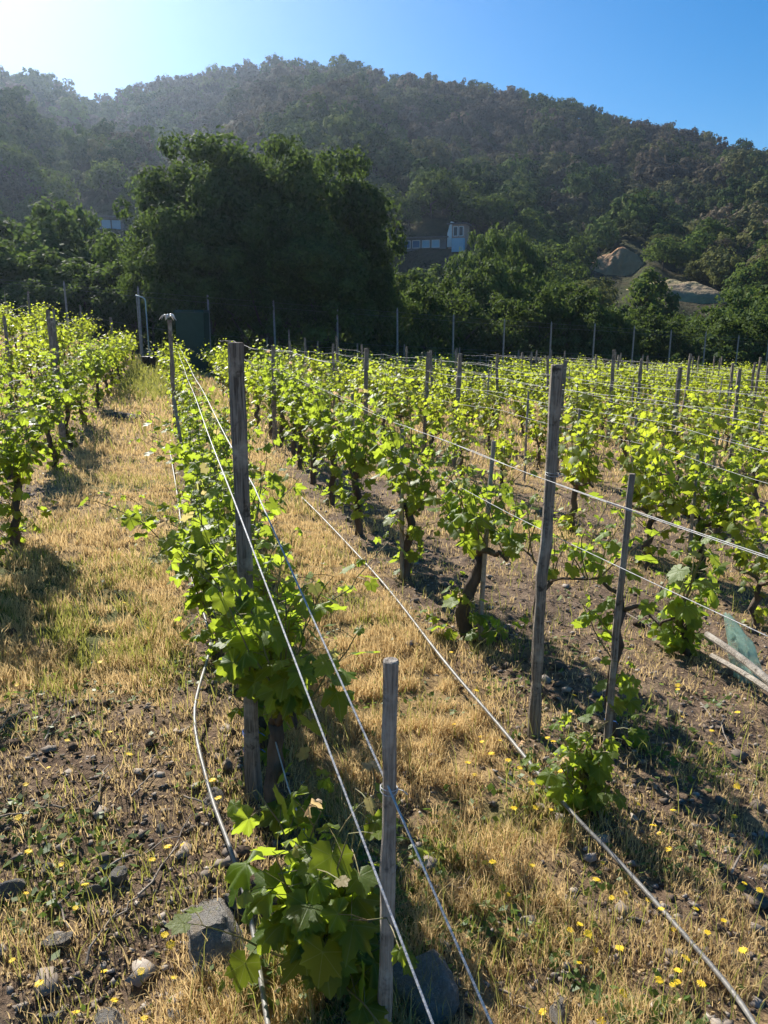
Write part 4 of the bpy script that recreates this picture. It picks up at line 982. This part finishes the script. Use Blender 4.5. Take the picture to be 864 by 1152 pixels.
def grass():
    rg = np.random.default_rng(40)
    N = 520000; x, y = scatter_region(N, 1.0, 12, rg, .9); c = straw_cov(x, y); cl = fbm(x * 9, y * 9, 130, 2)
    k = rg.random(N) < np.clip((c - .12) * 1.3, .03, 1) * sm(cl, .30, .58); x, y, c, cl = x[k], y[k], c[k], cl[k]; r = np.hypot(x, y); n = len(x)
    h = (.018 + .062 * rg.random(n) ** 1.6 * (.4 + cl)) * (.7 + .55 * c) * (1 + .8 * (rg.random(n) > .95)); blades('dry_grass', x, y, h, .0009 + .00036 * r, 'dry', 'short dry golden grass between the near vine rows', rg, rg.random(n) * .7 + cl * .4, .36)
    N = 170000; x, y = scatter_region(N, 1.0, 13, rg, .9); c = green_cov(x, y); cl = fbm(x * 5, y * 5, 140, 2)
    k = rg.random(N) < np.clip(c * .95, .025, 1) * sm(cl, .35, .62); x, y = x[k], y[k]; r = np.hypot(x, y); n = len(x)
    h = (.035 + .12 * rg.random(n) ** 1.7) * (1 - .4 * (1 - sm(r, 2.5, 4))); blades('green_grass', x, y, h, .0013 + .0004 * r, 'green', 'green and seeding grass tufts along the path and rows', rg, rg.random(n), .35)
    N = 4200; x, y = scatter_region(N, 1.2, 9, rg, .9); cl = fbm(x * 1.7 + 5, y * 1.7, 145, 2)
    k = rg.random(N) < sm(cl, .45, .65) * .8 + .04; x, y = x[k], y[k]; r = np.hypot(x, y); n = len(x)
    blades('seeding_grass', x, y, .08 + .15 * rg.random(n), .0007 + .0003 * r, 'green', 'thin upright seeding grass stalks over soil and straw', rg, .6 + .4 * rg.random(n), .22)
    # farther grass, larger blades
    N = 110000; x, y = scatter_region(N, 11, 40, rg, .8); c = straw_cov(x, y); s, t = to_st(x, y)
    k = rg.random(N) < np.clip(c * .9, .05, 1); x, y = x[k], y[k]; n = len(x); r = np.hypot(x, y)
    g_ = rg.random(n) < green_cov(x, y) * .8 + .08
    blades('distant_dry_grass', x[~g_], y[~g_], (.05 + .10 * rg.random(n))[~g_], (.0007 * r)[~g_], 'dry', 'dry grass on the far part of the vineyard', rg, rg.random((~g_).sum()), .5)
    blades('distant_green_grass', x[g_], y[g_], (.08 + .22 * rg.random(n))[g_], (.0007 * r)[g_], 'green', 'tall green grass at the far end of the path', rg, rg.random(g_.sum()), .4)
    # ground-hugging weeds: small leaf rosettes
    N = 26000; x, y = scatter_region(N, 1.0, 10, rg); cl = fbm(x * 3, y * 3, 150, 2); s, t = to_st(x, y)
    k = rg.random(N) < sm(cl, .48, .68) * .8 + .02; x, y = x[k], y[k]; n = len(x); L_ = .008 + .018 * rg.random(n)
    P = np.stack([x, y, terr_fine(x, y) + .004 + .03 * rg.random(n) ** 2], 1); Nn = np.stack([rg.normal(size=n) * .5, rg.normal(size=n) * .5, np.ones(n)], 1); Nn /= np.linalg.norm(Nn, axis=1)[:, None]
    V, Fc, T = quads(P, Nn, L_ * 1.6, rg, rg.random(n)); tag(link('weeds', make_mesh('weeds', V, Fc, {'tint': T}), M['weed']), 'low green weeds dotted over soil and straw', 'weeds', kind='stuff')
    # leaf and bark litter
    N = 46000; x, y = scatter_region(N, 1.0, 9, rg); n = N; P = np.stack([x, y, terr_fine(x, y) + .004], 1); Nn = np.stack([rg.normal(size=n) * .4, rg.normal(size=n) * .4, np.ones(n)], 1); Nn /= np.linalg.norm(Nn, axis=1)[:, None]
    k = rg.random(n) < .25 + .5 * fbm(x * 2, y * 2, 160, 2); V, Fc, T = quads(P[k], Nn[k], (.006 + .014 * rg.random(n) ** 2)[k], rg, rg.random(k.sum())); tag(link('litter', make_mesh('litter', V, Fc, {'tint': T}), M['dry']), 'dead leaves and straw litter on the soil', 'litter', kind='stuff')
grass()

# ------------------------------------------------------------------ twigs
tw = [(0, 825, 32, 798), (52, 838, 72, 800), (112, 905, 122, 865), (55, 920, 110, 905), (90, 1085, 160, 1010), (160, 1010, 215, 925), (120, 980, 200, 945), (170, 870, 185, 850), (60, 1000, 75, 1045), (0, 928, 60, 918), (330, 935, 372, 925), (210, 905, 245, 915), (560, 880, 600, 905), (500, 1000, 540, 1010), (790, 800, 830, 850), (455, 640, 480, 660), (700, 690, 760, 720), (810, 560, 850, 600), (150, 905, 175, 880), (600, 875, 640, 850), (640, 900, 680, 870), (820, 990, 850, 950), (560, 1120, 600, 1150)]
for i, (a, b_, c_, d_) in enumerate(tw):
    p, q = at(a, b_), at(c_, d_); n = 7; P = []
    for f in np.linspace(0, 1, n):
        X_, Y_ = p[0] + (q[0] - p[0]) * f + rng.normal() * .006, p[1] + (q[1] - p[1]) * f + rng.normal() * .006; P.append((X_, Y_, gz(X_, Y_) + .012 + .01 * rng.random()))
    b = MB(); b.tube(P, np.linspace(.0045, .002, n), 6, jit=.2); j = 3; b.tube([P[j], (P[j][0] + .03, P[j][1] + .035, P[j][2] + .02)], [.0025, .001], 5)
    side = 'left soil' if a < 300 else 'soil right of the front stake' if c_ < 700 else 'soil near the right edge'
    tag(link('twig', b.mesh('twig'), M['twig']), 'dry bent vine pruning lying on the %s' % side, 'twig', 'prunings on the ' + side)

# ------------------------------------------------------------------ flowers
def flower_proto(seed, h):
    rg = np.random.default_rng(seed); b = MB(); b.tube([(0, 0, -.02), (rg.normal() * .006, rg.normal() * .006, h * .5), (0, 0, h)], .0011, 4); stem = b.mesh('stem'); stem.materials.append(M['stem'])
    V = [(0, 0, h + .003)]; Fc = []; n = 14
    for i in range(n):
        a = 2 * math.pi * i / n; w_ = .16; r = .0125 * rg.uniform(.85, 1.1); k = len(V)
        V += [(math.cos(a - w_) * r * .7, math.sin(a - w_) * r * .7, h + .004), (math.cos(a) * r, math.sin(a) * r, h + .002 + rg.uniform(-.002, .003)), (math.cos(a + w_) * r * .7, math.sin(a + w_) * r * .7, h + .004)]
        Fc.append((0, k, k + 1, k + 2))
    hd = make_mesh('petals', V, Fc); hd.materials.append(M['petal'])
    t = link('yellow_flower', None); link('stem', stem, parent=t); link('petals', hd, parent=t); return t
fl = [(115, 1085), (120, 1128), (183, 1052), (74, 968), (28, 890), (27, 930), (210, 945), (168, 970), (95, 1015), (124, 830), (121, 712), (115, 758), (160, 1140), (82, 1020), (134, 689), (104, 700), (26, 718), (24, 777), (75, 835), (47, 1108), (100, 652),
      (526, 862), (562, 838), (547, 842), (500, 706), (555, 855), (582, 872), (603, 820), (619, 912), (622, 848), (540, 828), (571, 862), (590, 895), (612, 890), (508, 738), (530, 790), (600, 905), (764, 778), (766, 786), (766, 808), (765, 675), (835, 818), (680, 970), (601, 980),
      (745, 1042), (640, 1043), (651, 1046), (652, 1060), (672, 1060), (650, 1090), (752, 1098), (765, 1102), (783, 1122), (793, 1060), (680, 1143), (667, 998), (692, 1015), (758, 955), (700, 1075), (640, 800), (580, 728), (643, 810), (620, 842), (700, 1000), (758, 1112), (850, 1010), (300, 840), (190, 1050), (228, 780)]
_fr = random.Random(3)
for _ in range(45):
    if _fr.random() < .35: fl.append((_fr.uniform(10, 250), _fr.uniform(690, 1145)))
    else:
        q = _fr.uniform(760, 1145); fl.append((_fr.uniform(480 + (q - 760) * .3, 850), q))
fp = [flower_proto(800 + i, .035 + .02 * i) for i in range(3)]
for i, (px, py) in enumerate(fl):
    x, y = at(px, py, .04); o = fp[i] if i < 3 else copy_tree(fp[i % 3]); o.location = (x, y, gz(x, y) - .005); s_ = _fr.uniform(.65, 1.1) * (1 + .1 * y); o.scale = (s_,) * 3
    o.rotation_euler = (rng.normal() * .25, rng.normal() * .25, rng.uniform(0, 6))
    if px < 310: lab, gr = 'yellow daisy-like flower on the stony soil and path left of the near vines', 'yellow flowers on the left'
    elif py < 925 and px < 650: lab, gr = 'yellow daisy-like flower in dry grass left of the tall cracked post foot', 'yellow flowers by the cracked post'
    elif py < 925: lab, gr = 'yellow daisy-like flower on soil around the leaning stake and fallen poles', 'yellow flowers by the net'
    else: lab, gr = 'yellow daisy-like flower on the lower right slope along the drip tube', 'yellow flowers at lower right'
    tag(o, lab, 'flower', gr)

# ------------------------------------------------------------------ haze
def haze():
    b = MB(); b.box((0, 330, 70), (1300, 1160, 176)); me = b.mesh('haze'); m, nt, out = newmat('haze'); g = NT(nt)
    v = g.n('VolumePrincipled'); v.inputs['Density'].default_value = .00020; v.inputs['Color'].default_value = (.62, .78, 1, 1); v.inputs['Anisotropy'].default_value = .7
    g.l(v.outputs[0], out.inputs['Volume']); tag(link('haze', me, m), 'pale blue morning haze filling the valley air', 'haze', kind='stuff')
haze()
